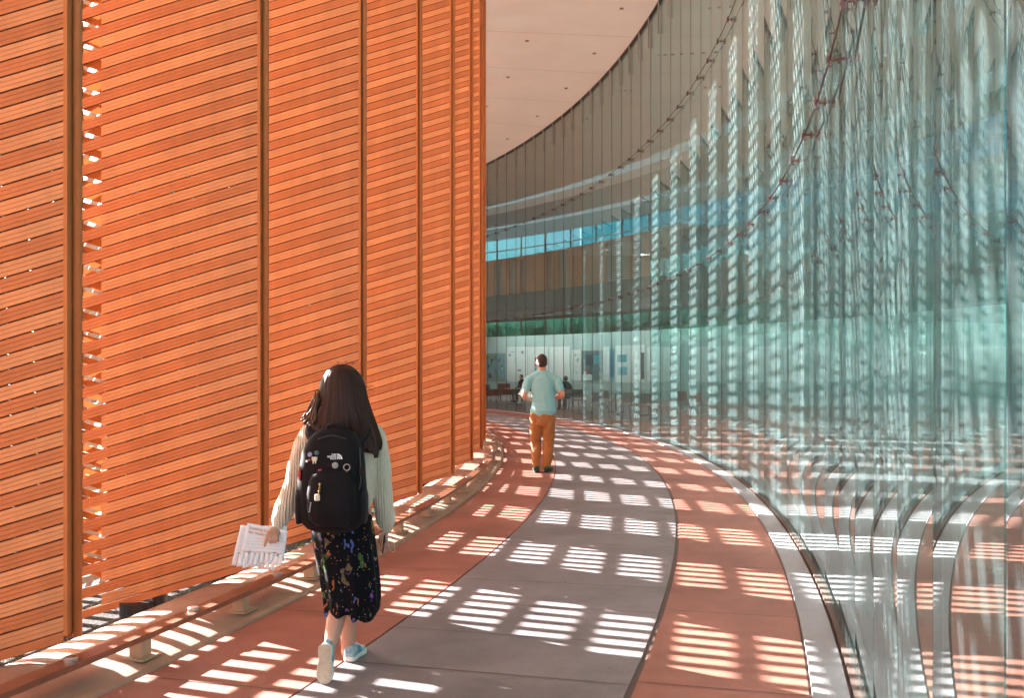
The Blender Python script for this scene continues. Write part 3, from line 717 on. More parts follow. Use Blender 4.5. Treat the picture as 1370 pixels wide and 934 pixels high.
def sl(mb, pts, rads, **kw): limb(mb, spline(pts), lerp_r(rads), **kw)

# ---- the woman
w0 = P(459, 0, 5.25); wo = Vector((w0.x, 5.25, 0))
b = MB()
hd = P(457, 515, 5.30)
ball(b, hd, .1, .76, .95, 1.12); ball(b, hd+Vector((0, .03, -.05)), .075, .78, .9, .95)          # skull and jaw
limb(b, [hd+Vector((0, .085, -.005)), hd+Vector((0, .108, -.03))], [.011, .015], n=10)             # nose
limb(b, [hd+Vector((-.018, .083, -.062)), hd+Vector((.018, .083, -.062))], [.009, .009], n=8)      # lips
for s_ in (-1, 1): ball(b, hd+Vector((s_*.078, .0, -.01)), .03, .3, .6, 1)                         # ears
sl(b, [hd+Vector((0, -.01, -.07)), P(458, 553, 5.26), P(458, 570, 5.25)], [.05, .047, .06])
sl(b, [P(458, 572, 5.25), P(459, 610, 5.24), P(460, 648, 5.26), P(461, 684, 5.27), P(461, 705, 5.27)], [.13, .145, .115, .15, .14], flat=.68, side=(1, 0, 0))
SL_, EL_, WL_ = P(415, 583, 5.26), P(394, 648, 5.23), P(371, 705, 5.12)
SR_, ER_, WR_ = P(500, 583, 5.28), P(510, 646, 5.31), P(517, 706, 5.40)
for S_, E_, W_ in ((SL_, EL_, WL_), (SR_, ER_, WR_)):
    sl(b, [P(458, 578, 5.25).lerp(S_, .75), S_, E_, W_], [.05, .047, .036, .024])
HL, HR = P(448, 690, 5.27), P(474, 690, 5.29)
KL, AL = P(457, 786, 5.24), P(443, 860, 5.09)
KR, AR = P(471, 780, 5.42), P(465, 866, 5.41)
sl(b, [HL, HL.lerp(KL, .5), KL, KL.lerp(AL, .38)+Vector((.004, -.018, 0)), AL, P(438, 868, 5.05)], [.085, .075, .056, .058, .036, .036])
sl(b, [HR, HR.lerp(KR, .5), KR, KR.lerp(AR, .38)+Vector((.0, -.018, 0)), AR, P(466, 874, 5.42)], [.085, .075, .055, .056, .036, .038])
# left hand closes over the flyers, index finger pointing down
px_ = lambda x, y, d: P(x, y, d)
sl(b, [WL_, px_(368, 711, 5.085), px_(364, 716, 5.07)], [.024, .033, .033], flat=.5, side=(.8, 0, -.6))
for f in ([(360, 713, 5.06), (357, 719, 5.045), (355, 726, 5.04), (354, 731, 5.045)], [(363, 716, 5.058), (361.5, 721, 5.043), (362, 725, 5.045), (363, 727, 5.06)],
          [(367, 717.5, 5.06), (366.3, 722, 5.046), (367, 725, 5.05), (368, 726, 5.065)], [(370.5, 717, 5.065), (370.6, 721, 5.05), (371.5, 723.4, 5.055), (372, 724, 5.068)]):
    sl(b, [px_(*q) for q in f], [.0098, .0095, .0088, .0072], n=10)
sl(b, [px_(362, 711, 5.09), px_(357, 714, 5.108), px_(354, 719, 5.118), px_(353, 723, 5.118)], [.012, .011, .0105, .008], n=10)
# right hand hangs by her side holding a phone
sl(b, [WR_, px_(516, 713, 5.42), px_(514.5, 719, 5.43)], [.024, .03, .03], flat=.55, side=(0, 1, 0))
for i, f in enumerate(([(517, 720, 5.39), (517, 727, 5.385), (514, 731, 5.40), (512, 733, 5.41)], [(516, 721, 5.415), (516, 729, 5.41), (513, 734, 5.42), (511, 736, 5.425)],
          [(515, 721, 5.44), (515, 729, 5.44), (512, 733, 5.445), (510, 735, 5.445)], [(514, 720, 5.46), (514, 726, 5.465), (511.5, 730, 5.465), (510, 731, 5.46)])):
    sl(b, [px_(*q) for q in f], [.0095, .009, .0085, .007], n=10)
sl(b, [px_(514, 712, 5.40), px_(510, 716, 5.385), px_(508, 722, 5.39), px_(507, 726, 5.40)], [.012, .011, .01, .008], n=10)
woman = fuse(b, 'person', M_skin, None, voxel=.0048, it=3)
woman.data.transform(Matrix.Translation(-wo)); woman.location = wo
tag(woman, 'woman walking away with long dark hair, cream knit sweater and black floral skirt', 'person')
for s_ in (-1, 1):
    e = MB(); ball(e, hd+Vector((s_*.03, .082, .002)), .011); attach(e.build('eye', mat('eye_dark', (.03, .02, .015), .2), smooth=True), woman)
# sweater
b = MB()
sl(b, [P(458, 563, 5.25), P(459, 590, 5.24), P(460, 630, 5.25), P(460, 662, 5.26), P(460, 676, 5.265)], [.085, .168, .168, .16, .145], flat=.72, side=(1, 0, 0), n=24)
sl(b, [SL_+Vector((.01, 0, .01)), P(458, 575, 5.245), SR_+Vector((-.01, 0, .01))], [.062, .085, .062])
sl(b, [SL_, SL_.lerp(EL_, .5)+Vector((-.01, 0, 0)), EL_, EL_.lerp(WL_, .55), EL_.lerp(WL_, .85), WL_+Vector((.002, 0, .004))], [.066, .062, .056, .056, .05, .035])
sl(b, [SR_, SR_.lerp(ER_, .5)+Vector((.008, 0, 0)), ER_, ER_.lerp(WR_, .5), ER_.lerp(WR_, .85), WR_+Vector((0, 0, .005))], [.066, .06, .058, .058, .054, .038])
def knit(co, n_): return .0016*math.sin(co.x*150+co.y*60+3*mnoise.noise(co*9))*(.6+.4*mnoise.noise(co*13))+.009*mnoise.noise(co*11)
fuse(b, 'sweater', M_knit, woman, voxel=.006, it=3, disp=knit)
# skirt
sk_ = [(650, 424, 492), (672, 419, 494), (690, 416, 497), (715, 418, 501), (740, 422, 504), (765, 427, 507), (785, 431, 509), (800, 434, 509), (812, 436, 507), (819, 437, 504)]
rings = []
for i, (py, xl, xr) in enumerate(sk_):
    d = 5.27+.012*i/9; c = P((xl+xr)/2, py, d); rings.append((c.x, d-.02*i/9, c.z, (xr-xl)/2*d/F, .135+.075*i/9, 2.1))
def folds(i, a): return (i/9)**1.3*(.045*math.sin(a*9+.6*math.sin(i*.5))+.03*math.sin(a*15+1+i*.12)+.03*mnoise.noise((math.cos(a)*2, math.sin(a)*2, i*.3)))
# finer rings by interpolation, uneven hem
fine = []
for i in range(len(rings)-1):
    for j in range(4): fine.append(tuple(rings[i][k]+(rings[i+1][k]-rings[i][k])*j/4 for k in range(6)))
fine.append(rings[-1])
mb = loft(fine, n=96, cap=False, fn=lambda i, a: folds(i/4, a))
nR = len(fine)
for i in range(nR):
    w = max(0, (i-nR*.6)/(nR*.4))
    for k in range(96):
        a = 2*math.pi*k/96; v = Vector(mb.v[i*96+k])
        v.z += w*(.008+.008*math.sin(a*5+1)+.006*math.sin(a*11)+(.028 if math.sin(a) < -.3 and -.75 < math.cos(a) < .25 else -.008)+(.012 if math.cos(a) < -.6 else 0)-(.012 if math.cos(a) > .55 else 0)); mb.v[i*96+k] = v
skirt = attach(mb.build('skirt', M_floral, smooth=True), woman); so_ = skirt.modifiers.new('cloth', 'SOLIDIFY'); so_.thickness = .004
# hair
hr = [(487.5, 452, 464), (490, 445, 470), (495, 438, 477), (503, 432, 483), (513, 429, 487), (525, 427, 490), (540, 423, 494), (555, 417, 499), (568, 412, 504), (580, 410, 508), (588, 413, 510), (594, 418, 510), (599, 424, 508)]
rings = []
for i, (py, xl, xr) in enumerate(hr):
    t = i/(len(hr)-1); d = 5.27-.09*max(0, t-.35)/.65; ry = [.03, .06, .085, .1, .108, .11, .108, .1, .09, .08, .07, .06, .05][i]
    c = P((xl+xr)/2, py, d); rings.append((c.x, d, c.z, (xr-xl)/2*d/F, ry, 2.2))
fine = []
for i in range(len(rings)-1):
    for j in range(5): fine.append(tuple(rings[i][k]+(rings[i+1][k]-rings[i][k])*j/5 for k in range(6)))
fine.append(rings[-1]); NH = 220; nR = len(fine)
qh = random.Random(4); sa = [qh.uniform(-1, 1) for _ in range(NH)]; sb = [qh.uniform(0, 1) for _ in range(NH)]
def strands(i, a):
    k = int(round(a/(2*math.pi)*NH)) % NH; t = i/nR
    return (.012+.035*t)*sa[k]*.6+.05*t*mnoise.noise((math.cos(a)*4, math.sin(a)*4, t*1.5))+.02*math.sin(a*23+3*math.sin(t*4))*t
mb = loft(fine, n=NH, fn=strands)
for i in range(nR):
    w = max(0, (i/nR-.82)/.18)
    for k in range(NH):
        v = Vector(mb.v[i*NH+k]); a = 2*math.pi*k/NH
        v.z += w*(-.03*sb[k]+.02*math.sin(a*7+2)+.015*math.sin(a*3)); mb.v[i*NH+k] = v
hair = attach(mb.build('hair', M_hair, smooth=True), woman)
mb = MB()
for i in range(46):     # the lock flicked out on the left
    u = qh.random(); p0 = P(424+qh.uniform(-3, 6), 530+qh.uniform(-8, 14), 5.19+qh.uniform(-.03, .05)); p3 = P(403+16*u+qh.uniform(-2, 2), 562-3*u+qh.uniform(-4, 5)+6*u, 5.17+qh.uniform(-.03, .05))
    mid = p0.lerp(p3, .6)+Vector((-.012+.02*u, -.01, -.03))
    mb.tube(spline([p0, mid, p3], 5), [.004]*5+[.0045]*4+[.003, .0008], n=5)
attach(mb.build('hair_lock', M_hair_tip, smooth=True), hair)
mb = MB()
for i in range(34):     # loose wisps
    if i < 22: p0 = P(qh.uniform(446, 470), 490, 5.25+qh.uniform(-.05, .05)); dlt = Vector((qh.uniform(-.035, .05), qh.uniform(-.02, .02), qh.uniform(.004, .028)))
    else: p0 = P(486+qh.uniform(0, 4), 516+qh.uniform(0, 10), 5.25); dlt = Vector((qh.uniform(.01, .055), 0, qh.uniform(-.02, .012)))
    mb.tube(spline([p0, p0+dlt*.5+Vector((0, 0, .008)), p0+dlt], 3), .0006, n=4)
for i in range(90):
    k = qh.random(); x = 412+k*96; p0 = P(440+k*40, 540+qh.uniform(0, 30), 5.165); p1 = P(x, 594+qh.uniform(-3, 9), 5.125+.05*abs(k-.5)*2)
    mb.tube(spline([p0, p0.lerp(p1, .5)+Vector((0, -.022, 0)), p1], 4), [.0022]*8+[.0006], n=4)
attach(mb.build('loose_hair', M_hair, smooth=True), hair)
# shoes: the left one tips up on its toe, the right one stands flat
def shoe(heel, toe, up, name):
    f = (toe-heel); L_ = f.length; f.normalize(); u = (up-f*up.dot(f)).normalized(); s_ = f.cross(u)
    T = lambda a, c, h: heel+f*(a*L_)+s_*c+u*h
    out = [(-.05, .018), (0, .032), (.15, .034), (.35, .030), (.55, .036), (.75, .043), (.9, .036), (1.0, .02), (1.03, .005)]
    def slab(h0, h1, k, mb):
        vs = []; n = len(out)
        for h in (h0, h1):
            for a, w in out: vs.append(T(a, w*k, h))
            for a, w in reversed(out): vs.append(T(a, -w*k, h))
        m = 2*n; fs = [tuple(range(m-1, -1, -1)), tuple(range(m, 2*m))]+[(i, (i+1) % m, m+(i+1) % m, m+i) for i in range(m)]
        mb.raw(vs, fs)
    up_ = MB(); rg = [(-.045, .02, .020, .055), (.0, .031, .024, .085), (.12, .034, .024, .09), (.26, .033, .024, .085), (.4, .034, .024, .074), (.55, .037, .022, .062), (.72, .042, .02, .05), (.88, .036, .02, .042), (1.0, .018, .02, .034)]
    vs = []; n = 14
    for a, w, h0, h1 in rg:
        for k in range(n):
            q = 2*math.pi*k/n; vs.append(T(a, w*math.copysign(abs(math.cos(q))**.7, math.cos(q))*(1-.28*max(0, math.sin(q))), (h0+h1)/2+(h1-h0)/2*math.copysign(abs(math.sin(q))**.7, math.sin(q))))
    fs = [(i*n+k, i*n+(k+1) % n, (i+1)*n+(k+1) % n, (i+1)*n+k) for i in range(len(rg)-1) for k in range(n)]+[tuple(range(n-1, -1, -1)), tuple(range((len(rg)-1)*n, len(rg)*n))]
    up_.raw(vs, fs); o = attach(up_.build(name, M_shoe, smooth=True), woman)
    mb = MB(); slab(.006, .028, 1.05, mb); so1 = mb.build('sole', M_sole); so1.parent = o
    mb = MB(); slab(0, .0058, .96, mb); so2 = mb.build('tread', M_tread); so2.parent = o
    for a in (.33, .41, .49):
        for c in (-1, 1):
            mb = MB(); mb.tube([T(a, c*.0365, .034), T(a-.07, c*.031, .068)], .0035, n=6); mb.build('side_stripe', M_shoe2).parent = o
    mb = MB(); mb.tube([T(-.058, -.012, .06), T(-.05, .012, .06)], .014, n=8, flat=.4); mb.build('heel_tab', M_shoe2).parent = o
    mb = MB()
    for k in range(4): mb.tube([T(.36+k*.075, -.018, .082-.008*k), T(.39+k*.075, .018, .083-.008*k)], .0028, n=6)
    so4 = mb.build('laces', M_wht); so4.parent = o
    # small three-leaf mark on the heel
    mb = MB()
    for q in (-.6, 0, .6): mb.tube([T(-.062, math.sin(q)*.003, .058), T(-.064, math.sin(q)*.012, .058+.013*math.cos(q))], [.002, .0035], n=6)
    so5 = mb.build('heel_mark', M_wht); so5.parent = o
    return o
sh = [shoe(P(434, 867, 4.985), P(433.5, 915, 4.99)+Vector((0, .0, .0)), Vector((.12, 1, .12)), 'shoe'),
      shoe(Vector((P(467, 0, 5.37).x, 5.37, .002)), Vector((P(484, 0, 5.57).x, 5.57, .002)), Vector((0, 0, 1)), 'shoe')]
# backpack
pk = empty('backpack', P(444, 712, 5.04)); tag(pk, "black backpack with white lettering, pins and charms on the woman's back", 'backpack')
prow = [(574, 428, 466, .035), (579, 420, 473, .055), (588, 412, 480, .07), (602, 405, 485, .085), (625, 400, 488, .098), (650, 397, 489, .105), (680, 397.5, 489, .105), (698, 402, 486, .098), (707, 410, 479, .08), (712, 420, 470, .05)]
def pinfo(py):
    for (a, b_) in zip(prow, prow[1:]):
        if a[0] <= py <= b_[0]:
            t = (py-a[0])/(b_[0]-a[0]); return [a[k]+(b_[k]-a[k])*t for k in range(4)]
    return list(prow[-1])
PD = 5.045
rings = []
for py in [574, 576, 579, 583, 588, 595, 602, 613, 625, 637, 650, 665, 680, 690, 698, 703, 707, 710, 712]:
    _, xl, xr, ry = pinfo(py); c = P((xl+xr)/2, py, PD); rings.append((c.x, PD+.02, c.z, (xr-xl)/2*PD/F, ry, 2.7))
attach(loft(rings, n=64, fn=lambda i, a: .012*mnoise.noise((math.cos(a)*3, math.sin(a)*3, i*.4))).build('main_bag', M_nylon, smooth=True), pk)
def pdep(px, py):
    _, xl, xr, ry = pinfo(py); u = min(.98, abs((px-(xl+xr)/2)/((xr-xl)/2))); return PD+.02-ry*(1-u**2.7)**(1/2.7)
def on(px, py, out=.003):
    d = pdep(px, py)-out; return P(px, py, d)
rings = []
for py, hw, ry in [(628, 12, .03), (632, 24, .045), (642, 30, .056), (660, 33, .062), (682, 33, .062), (696, 29, .055), (704, 20, .035)]:
    c = P(444, py, 4.975); rings.append((c.x, 4.975, c.z, hw*4.975/F, ry, 2.6))
attach(loft(rings, n=48).build('front_pocket', M_nylon, smooth=True), pk)
for x in (400.5, 486):
    rings = []
    for py, hw, ry in [(655, 4, .05), (665, 6, .06), (690, 6, .06), (700, 4, .05)]:
        c = P(x, py, 5.05); rings.append((c.x, 5.06, c.z, hw*5.05/F, ry, 2.5))
    attach(loft(rings, n=24).build('side_pocket', M_nylon2, smooth=True), pk)
mb = MB(); mb.tube(spline([P(437, 577, 5.06), P(440, 569, 5.05), P(452, 568, 5.05), P(457, 576, 5.06)], 5), .008, n=8); attach(mb.build('top_handle', M_nylon2, smooth=True), pk)
for xs in ([(424, 590), (416, 577), (417, 568)], [(478, 592), (489, 577), (491, 570)]):
    mb = MB(); pts = [P(xs[0][0], xs[0][1], 5.13), P(xs[1][0], xs[1][1], 5.16), P(xs[2][0], xs[2][1], 5.25), P(xs[2][0]-1, 585, 5.37), P(xs[2][0]-1, 630, 5.40), P(xs[0][0], 680, 5.30), P(xs[0][0], 690, 5.15)]
    mb.tube(spline(pts, 5), .026, n=10, flat=.3, side=(1, 0, 0)); attach(mb.build('shoulder_strap', M_nylon2, smooth=True), pk)
mb = MB()
for pts in ([(408, 600), (406, 640), (409, 655)], [(481, 600), (483, 640), (480, 655)], [(425, 588), (444, 583), (464, 588)]):
    mb.tube(spline([on(*p, .002) for p in pts], 6), .0035, n=6)
attach(mb.build('zip', mat('zip_grey', (.04, .037, .04), .35), smooth=True), pk)
mb = MB(); mb.box(on(428, 633, .012), (.02, .006, .038)); attach(mb.build('zip_pull', M_redtab, bevel=.002), pk)
mb = MB(); mb.box(P(401, 636, 5.0), (.012, .02, .05)); attach(mb.build('zip_pull', M_redtab, bevel=.002), pk)
mb = MB(); mb.box(P(484.5, 631, 4.99), (.03, .02, .05)); attach(mb.build('buckle', M_nylon2, bevel=.004), pk)
lx = on(446, 612, .004)
text('THE\nNORTH\nFACE', .0125, M_wht, 'lettering', pk, on(449.5, 609.6, .006)+Vector((0, -.002, 0)), align='RIGHT', bold=.0004)
mb = MB()      # quarter dome beside the words
c0 = on(450.6, 614.6, .006)+Vector((0, -.002, 0))
for r0, r1 in ((.021, .029), (.011, .018), (.0, .008)):
    for k in range(8):
        a0, a1 = math.pi/2*k/8, math.pi/2*(k+1)/8
        mb.quad(c0+Vector((r0*math.cos(a0), 0, r0*math.sin(a0))), c0+Vector((r1*math.cos(a0), 0, r1*math.sin(a0))), c0+Vector((r1*math.cos(a1), 0, r1*math.sin(a1))), c0+Vector((r0*math.cos(a1), 0, r0*math.sin(a1))))
attach(mb.build('dome_mark', M_wht), pk)
def badge(px, py, r, m, name='badge'):
    c = on(px, py, .003); mb = MB(); mb.tube([c+Vector((0, .002, 0)), c+Vector((0, -.003, 0)), c+Vector((0, -.0045, 0))], [r, r, r*.8], n=20); return attach(mb.build(name, m), pk)
badge(414.8, 608.4, .0125, mat('lilac_badge', (.35, .3, .5), .4)); badge(423.7, 606, .012, mat('green_badge', (.06, .14, .12), .35)); badge(448.5, 622.8, .0165, mat('grey_badge', (.36, .33, .3), .35, var=(60, .5)))
o = badge(410.8, 617.5, .007, M_wht); badge(414.3, 615.8, .0055, M_redtab)
mb = MB(); c = on(420.6, 616, .005)     # tooth-shaped pin
for dx, z0, z1, r in ((-.006, -.018, .004, .005), (.006, -.018, .004, .005), (-.007, 0, .014, .009), (.008, 0, .014, .009), (0, -.002, .01, .01)): limb(mb, [c+Vector((dx, 0, z0)), c+Vector((dx*.9, 0, z1))], [r*.75, r], n=10, flat=.5, side=(1, 0, 0))
fuse(mb, 'tooth_pin', M_cream, pk, voxel=.0022, it=2)
mb = MB(); c = on(464, 625.5, .012); mb.tube([c+Vector((.016*math.cos(a*.3142), 0, .016*math.sin(a*.3142))) for a in range(21)], .0028, n=6); mb.tube([c+Vector((0, 0, -.016)), c+Vector((.001, 0, -.034))], .0018, n=5); kr = attach(mb.build('key_ring', M_steel, smooth=True), pk)
mb = MB(); mb.box(c+Vector((.001, 0, -.046)), (.011, .004, .022)); attach(mb.build('key_fob', mat('green_fob', (.05, .25, .14), .4), bevel=.0015), pk)
mb = MB(); c = P(428, 648, 4.905)
for k in range(6): ball(mb, c+Vector((-.0008*k*k*.3, 0, -.009*k)), .0045 if k % 2 else .006)
ch = attach(mb.build('charm_chain', M_gold, smooth=True), pk)
mb = MB(); mb.box(P(424.5, 666, 4.905), (.026, .016, .034)); attach(mb.build('charm', M_cream, bevel=.005), pk)
mb = MB()
for k in range(7): mb.box(P(415.5+.35*(k % 2)-.3*k, 673+k*2, 4.925), (.005, .003, .003))
attach(mb.build('reflective_stitches', M_wht), pk)
# phone in the right hand
mb = MB(); mb.box(None, (.008, .07, .14), M=Matrix.Translation(P(512.5, 723, 5.425)) @ Matrix.Rotation(.12, 4, 'Y') @ Matrix.Rotation(.3, 4, 'Z'))
ph = mb.build('phone', mat('phone_black', (.012, .012, .015), .2), bevel=.003); tag(ph, "slim dark phone in the woman's right hand", 'phone')
mb = MB(); mb.tube(spline([P(516, 716, 5.37), P(522, 736, 5.36), P(528, 738, 5.36), P(527, 728, 5.37), P(518, 712, 5.38)], 6), .0009, n=5)
cd = mb.build('thin_cord', M_wht, smooth=True); tag(cd, "thin white cord looped below the woman's right cuff", 'cord')
# flyers in the left hand
def flyer(TL, TR, BL, BR, d, front, label, seed):
    q = random.Random(seed); g_ = lambda u, v, dd=0: (P(*TL, d).lerp(P(*TR, d), u)).lerp(P(*BL, d).lerp(P(*BR, d), u), v)+Vector((0, dd+.018*math.sin(u*2.6+.4)*(.3+v)+.012*(u-.5)*v, 0))
    mb = MB(); nu, nv = 14, 10
    for i in range(nu):
        for j in range(nv):
            mb.quad(g_(i/nu, j/nv*.68), g_((i+1)/nu, j/nv*.68), g_((i+1)/nu, (j+1)/nv*.68), g_(i/nu, (j+1)/nv*.68))
    nt_ = 9
    for k in range(nt_):
        u0, u1 = (k+.06)/nt_, (k+.94)/nt_; bend = q.uniform(-.012, .012); e = q.uniform(-.01, .03); sw = q.uniform(-.015, .015)
        for j in range(4):
            v0, v1 = .68+.32*j/4, .68+.32*(j+1)/4; b0, b1 = bend*(j/4)**2, bend*((j+1)/4)**2; s0, s1 = sw*j/4, sw*(j+1)/4; ee = lambda v: v+e*(v-.68)/.32
            mb.quad(g_(u0+s0, ee(v0), b0), g_(u1+s0, ee(v0), b0), g_(u1+s1, ee(v1), b1), g_(u0+s1, ee(v1), b1))
    o = mb.build('flyer', M_paper, smooth=True, origin=g_(.5, .5), weld=.0004); so_ = o.modifiers.new('sheet', 'SOLIDIFY'); so_.thickness = .0006
    tag(o, label, 'flyer', 'flyers in her hand')
    if front:
        ax = (P(*TR, d)-P(*TL, d)); rot = math.atan2(-ax.z, ax.x)
        def wr(body, u, v, size, m, nm):
            t_ = text(body, size, m, nm, None, g_(u, v, -.006), rot=rot, bold=.0002, depth=.0002); attach(t_, o)
            # lay the letters on the bent sheet
            X = Vector((ax.x, 0, ax.z)).normalized(); Wd = ax.length
            for vv in t_.data.vertices:
                uu = (vv.co-g_(0, 0)).dot(X)/Wd; vv.co.y = g_(min(1, max(0, uu)), v).y-.0015
        wr('Looking for', .08, .13, .0215, M_orange, 'lettering'); wr('friends', .56, .13, .0215, M_purple, 'lettering'); wr('for research on', .08, .225, .0215, M_orange, 'lettering')
        mb = MB()
        for k, v in enumerate((.33, .40, .47, .56)):
            u = .08
            while u < (.86 if k % 3 else .7):
                w_ = .86-.08 if k % 3 else .5
                mb.quad(g_(u, v, -.0015), g_(u+w_, v, -.0015), g_(u+w_, v+.009, -.0015), g_(u, v+.009, -.0015)); u += w_+.012
        attach(mb.build('printed_lines', M_lineink), o)
    return o
flyer((331, 700), (385, 711), (317, 757), (377, 757), 5.085, True, 'front flyer with orange and purple heading and tear-off tabs', 1)
flyer((322, 703), (377, 708), (309, 756), (366, 763), 5.098, False, 'blank-looking flyer fanned out to the left, just behind the front one', 2)
flyer((335, 704), (384, 704), (324, 760), (380, 752), 5.106, False, 'flyer at the back of the fan, showing at the right edge', 3)

# ---- the man
mo = Vector((P(726, 0, 15.3).x, 15.3, 0)); D = 15.3
def Q(x, y, dd=0): return P(x, y, D+dd)
M_polo = mat('pale_teal_polo', (.28, .57, .60), .8, bump=(7, .5, .05), var=(5, .05)); M_chino = mat('ochre_trousers', (.40, .15, .04), .8, bump=(9, .9, .05), var=(6, .1)); M_mhair = mat('short_brown_hair', (.055, .02, .012), .6, bump=(250, .8, .004))
M_gshoe = mat('green_black_shoe', (.02, .06, .03), .6, var=(25, .6)); M_dsole = mat('dark_sole', (.02, .02, .02), .7)
b = MB(); mh = Q(725, 484.5, .03)
ball(b, mh, .1, .80, .98, 1.16); ball(b, mh+Vector((0, .03, -.055)), .08, .82, .9, .95)
limb(b, [mh+Vector((0, .09, 0)), mh+Vector((0, .115, -.03))], [.012, .017], n=10); limb(b, [mh+Vector((-.02, .085, -.07)), mh+Vector((.02, .085, -.07))], [.009, .009], n=8)
for s_ in (-1, 1): ball(b, mh+Vector((s_*.084, .0, -.02)), .034, .35, .6, 1)
sl(b, [mh+Vector((0, -.01, -.08)), Q(725.5, 499)], [.06, .066])
sl(b, [Q(726, 505), Q(726, 525), Q(727, 545), Q(727, 562)], [.15, .17, .155, .16], flat=.66, side=(1, 0, 0))
mS = [(Q(707, 508), Q(701.5, 530, -.04), Q(709, 534, .24), -1), (Q(745, 508), Q(752, 529, -.04), Q(741, 533, .26), 1)]
for S_, E_, W_, sd in mS:
    sl(b, [Q(726, 505).lerp(S_, .7), S_, S_.lerp(E_, .5), E_, E_.lerp(W_, .35), W_], [.06, .06, .052, .046, .047, .032])
    pal = W_+Vector((-sd*.02, .07, -.005)); sl(b, [W_, pal], [.032, .04], flat=.55, side=(0, 0, 1))
    for k in range(4):
        f0 = pal+Vector((-sd*.01, .03, .03-.02*k)); sl(b, [f0, f0+Vector((-sd*.028, .03, 0)), f0+Vector((-sd*.055, .022, 0)), f0+Vector((-sd*.065, .0, 0))], [.0115, .011, .0105, .009], n=8)
    sl(b, [W_+Vector((-sd*.01, .02, .025)), pal+Vector((-sd*.02, .0, .05)), pal+Vector((-sd*.04, .03, .055))], [.014, .0135, .011], n=8)
mL = [(Q(718, 560), Q(717, 592, .10), Q(717.5, 624, -.02)), (Q(734, 560), Q(734, 594, .02), Q(731.5, 626, .0))]
for H_, K_, A_ in mL: sl(b, [H_, H_.lerp(K_, .5), K_, K_.lerp(A_, .35)+Vector((0, -.015, 0)), A_], [.095, .085, .065, .06, .042])
man = fuse(b, 'person', M_skin2, None, voxel=.0075, it=3); man.data.transform(Matrix.Translation(-mo)); man.location = mo
tag(man, 'man walking away in a pale teal polo shirt and ochre trousers', 'person')
for s_ in (-1, 1):
    e = MB(); ball(e, mh+Vector((s_*.033, .088, .0)), .012); attach(e.build('eye', mat('eye_dark', (.03, .02, .015), .2), smooth=True), man)
b = MB(); ball(b, mh+Vector((0, -.014, .026)), .1, .86, .98, 1.05); ball(b, mh+Vector((0, -.03, -.03)), .085, .88, .85, .8)
fuse(b, 'hair', M_mhair, man, voxel=.008, it=2, disp=lambda co, n_: .004*mnoise.noise(co*60))
b = MB()
sl(b, [Q(725.5, 500), Q(726, 506), Q(726, 522), Q(727, 540), Q(727, 550)], [.08, .165, .18, .176, .2], flat=.68, side=(1, 0, 0), n=24)
sl(b, [Q(709, 508), Q(726, 502), Q(743, 508)], [.066, .085, .066])
for S_, E_, W_, sd in mS: sl(b, [S_, S_.lerp(E_, .35), S_.lerp(E_, .62)], [.066, .062, .058])
fuse(b, 'polo_shirt', M_polo, man, voxel=.01, it=3, disp=lambda co, n_: .006+.012*mnoise.noise(Vector((co.x*11+co.z*4, co.y*8, co.z*3.4)))+.005*mnoise.noise(co*17))
b = MB(); b.tube([Q(725.5, 497.5), Q(725.5, 500.5, -.0)], [.075, .083], n=18, flat=.9); attach(b.build('collar', M_polo, smooth=True), man)
b = MB(); sl(b, [Q(727, 550), Q(726.5, 563)], [.165, .185], flat=.68, side=(1, 0, 0), n=22)
for H_, K_, A_ in mL: sl(b, [H_+Vector((0, 0, .02)), H_.lerp(K_, .5), K_, K_.lerp(A_, .45), A_+Vector((0, 0, .02))], [.108, .1, .084, .076, .068])
fuse(b, 'trousers', M_chino, man, voxel=.01, it=3, disp=lambda co, n_: .002+.013*mnoise.noise(Vector((co.x*9, co.y*9, co.z*7))))
for (H_, K_, A_), tx in zip(mL, (-.02, .07)):
    hx = Vector((A_.x, A_.y-.07, 0)); b = MB(); limb(b, [hx+Vector((0, 0, .055)), hx+Vector((tx*.5, .12, .05)), hx+Vector((tx, .25, .035))], [.05, .05, .042], flat=.9, side=(1, 0, 0))
    o = attach(b.build('shoe', M_gshoe, smooth=True), man)
    b = MB(); b.tube([hx+Vector((-tx*.2, -.045, .014)), hx+Vector((0, .02, .014)), hx+Vector((tx*.6, .18, .014)), hx+Vector((tx*1.1, .29, .014))], [.04, .05, .055, .03], n=12, flat=.25, side=(1, 0, 0))
    s2 = b.build('sole', M_dsole); s2.parent = o
b = MB(); b.box(None, (.22, .30, .012), M=Matrix.Translation(Q(704, 527, .30)) @ Matrix.Rotation(.5, 4, 'Y') @ Matrix.Rotation(.4, 4, 'X'))
o = b.build('folder', mat('pale_folder', (.72, .62, .62), .5), bevel=.003); tag(o, "pale thin folder in the man's left hand", 'folder')

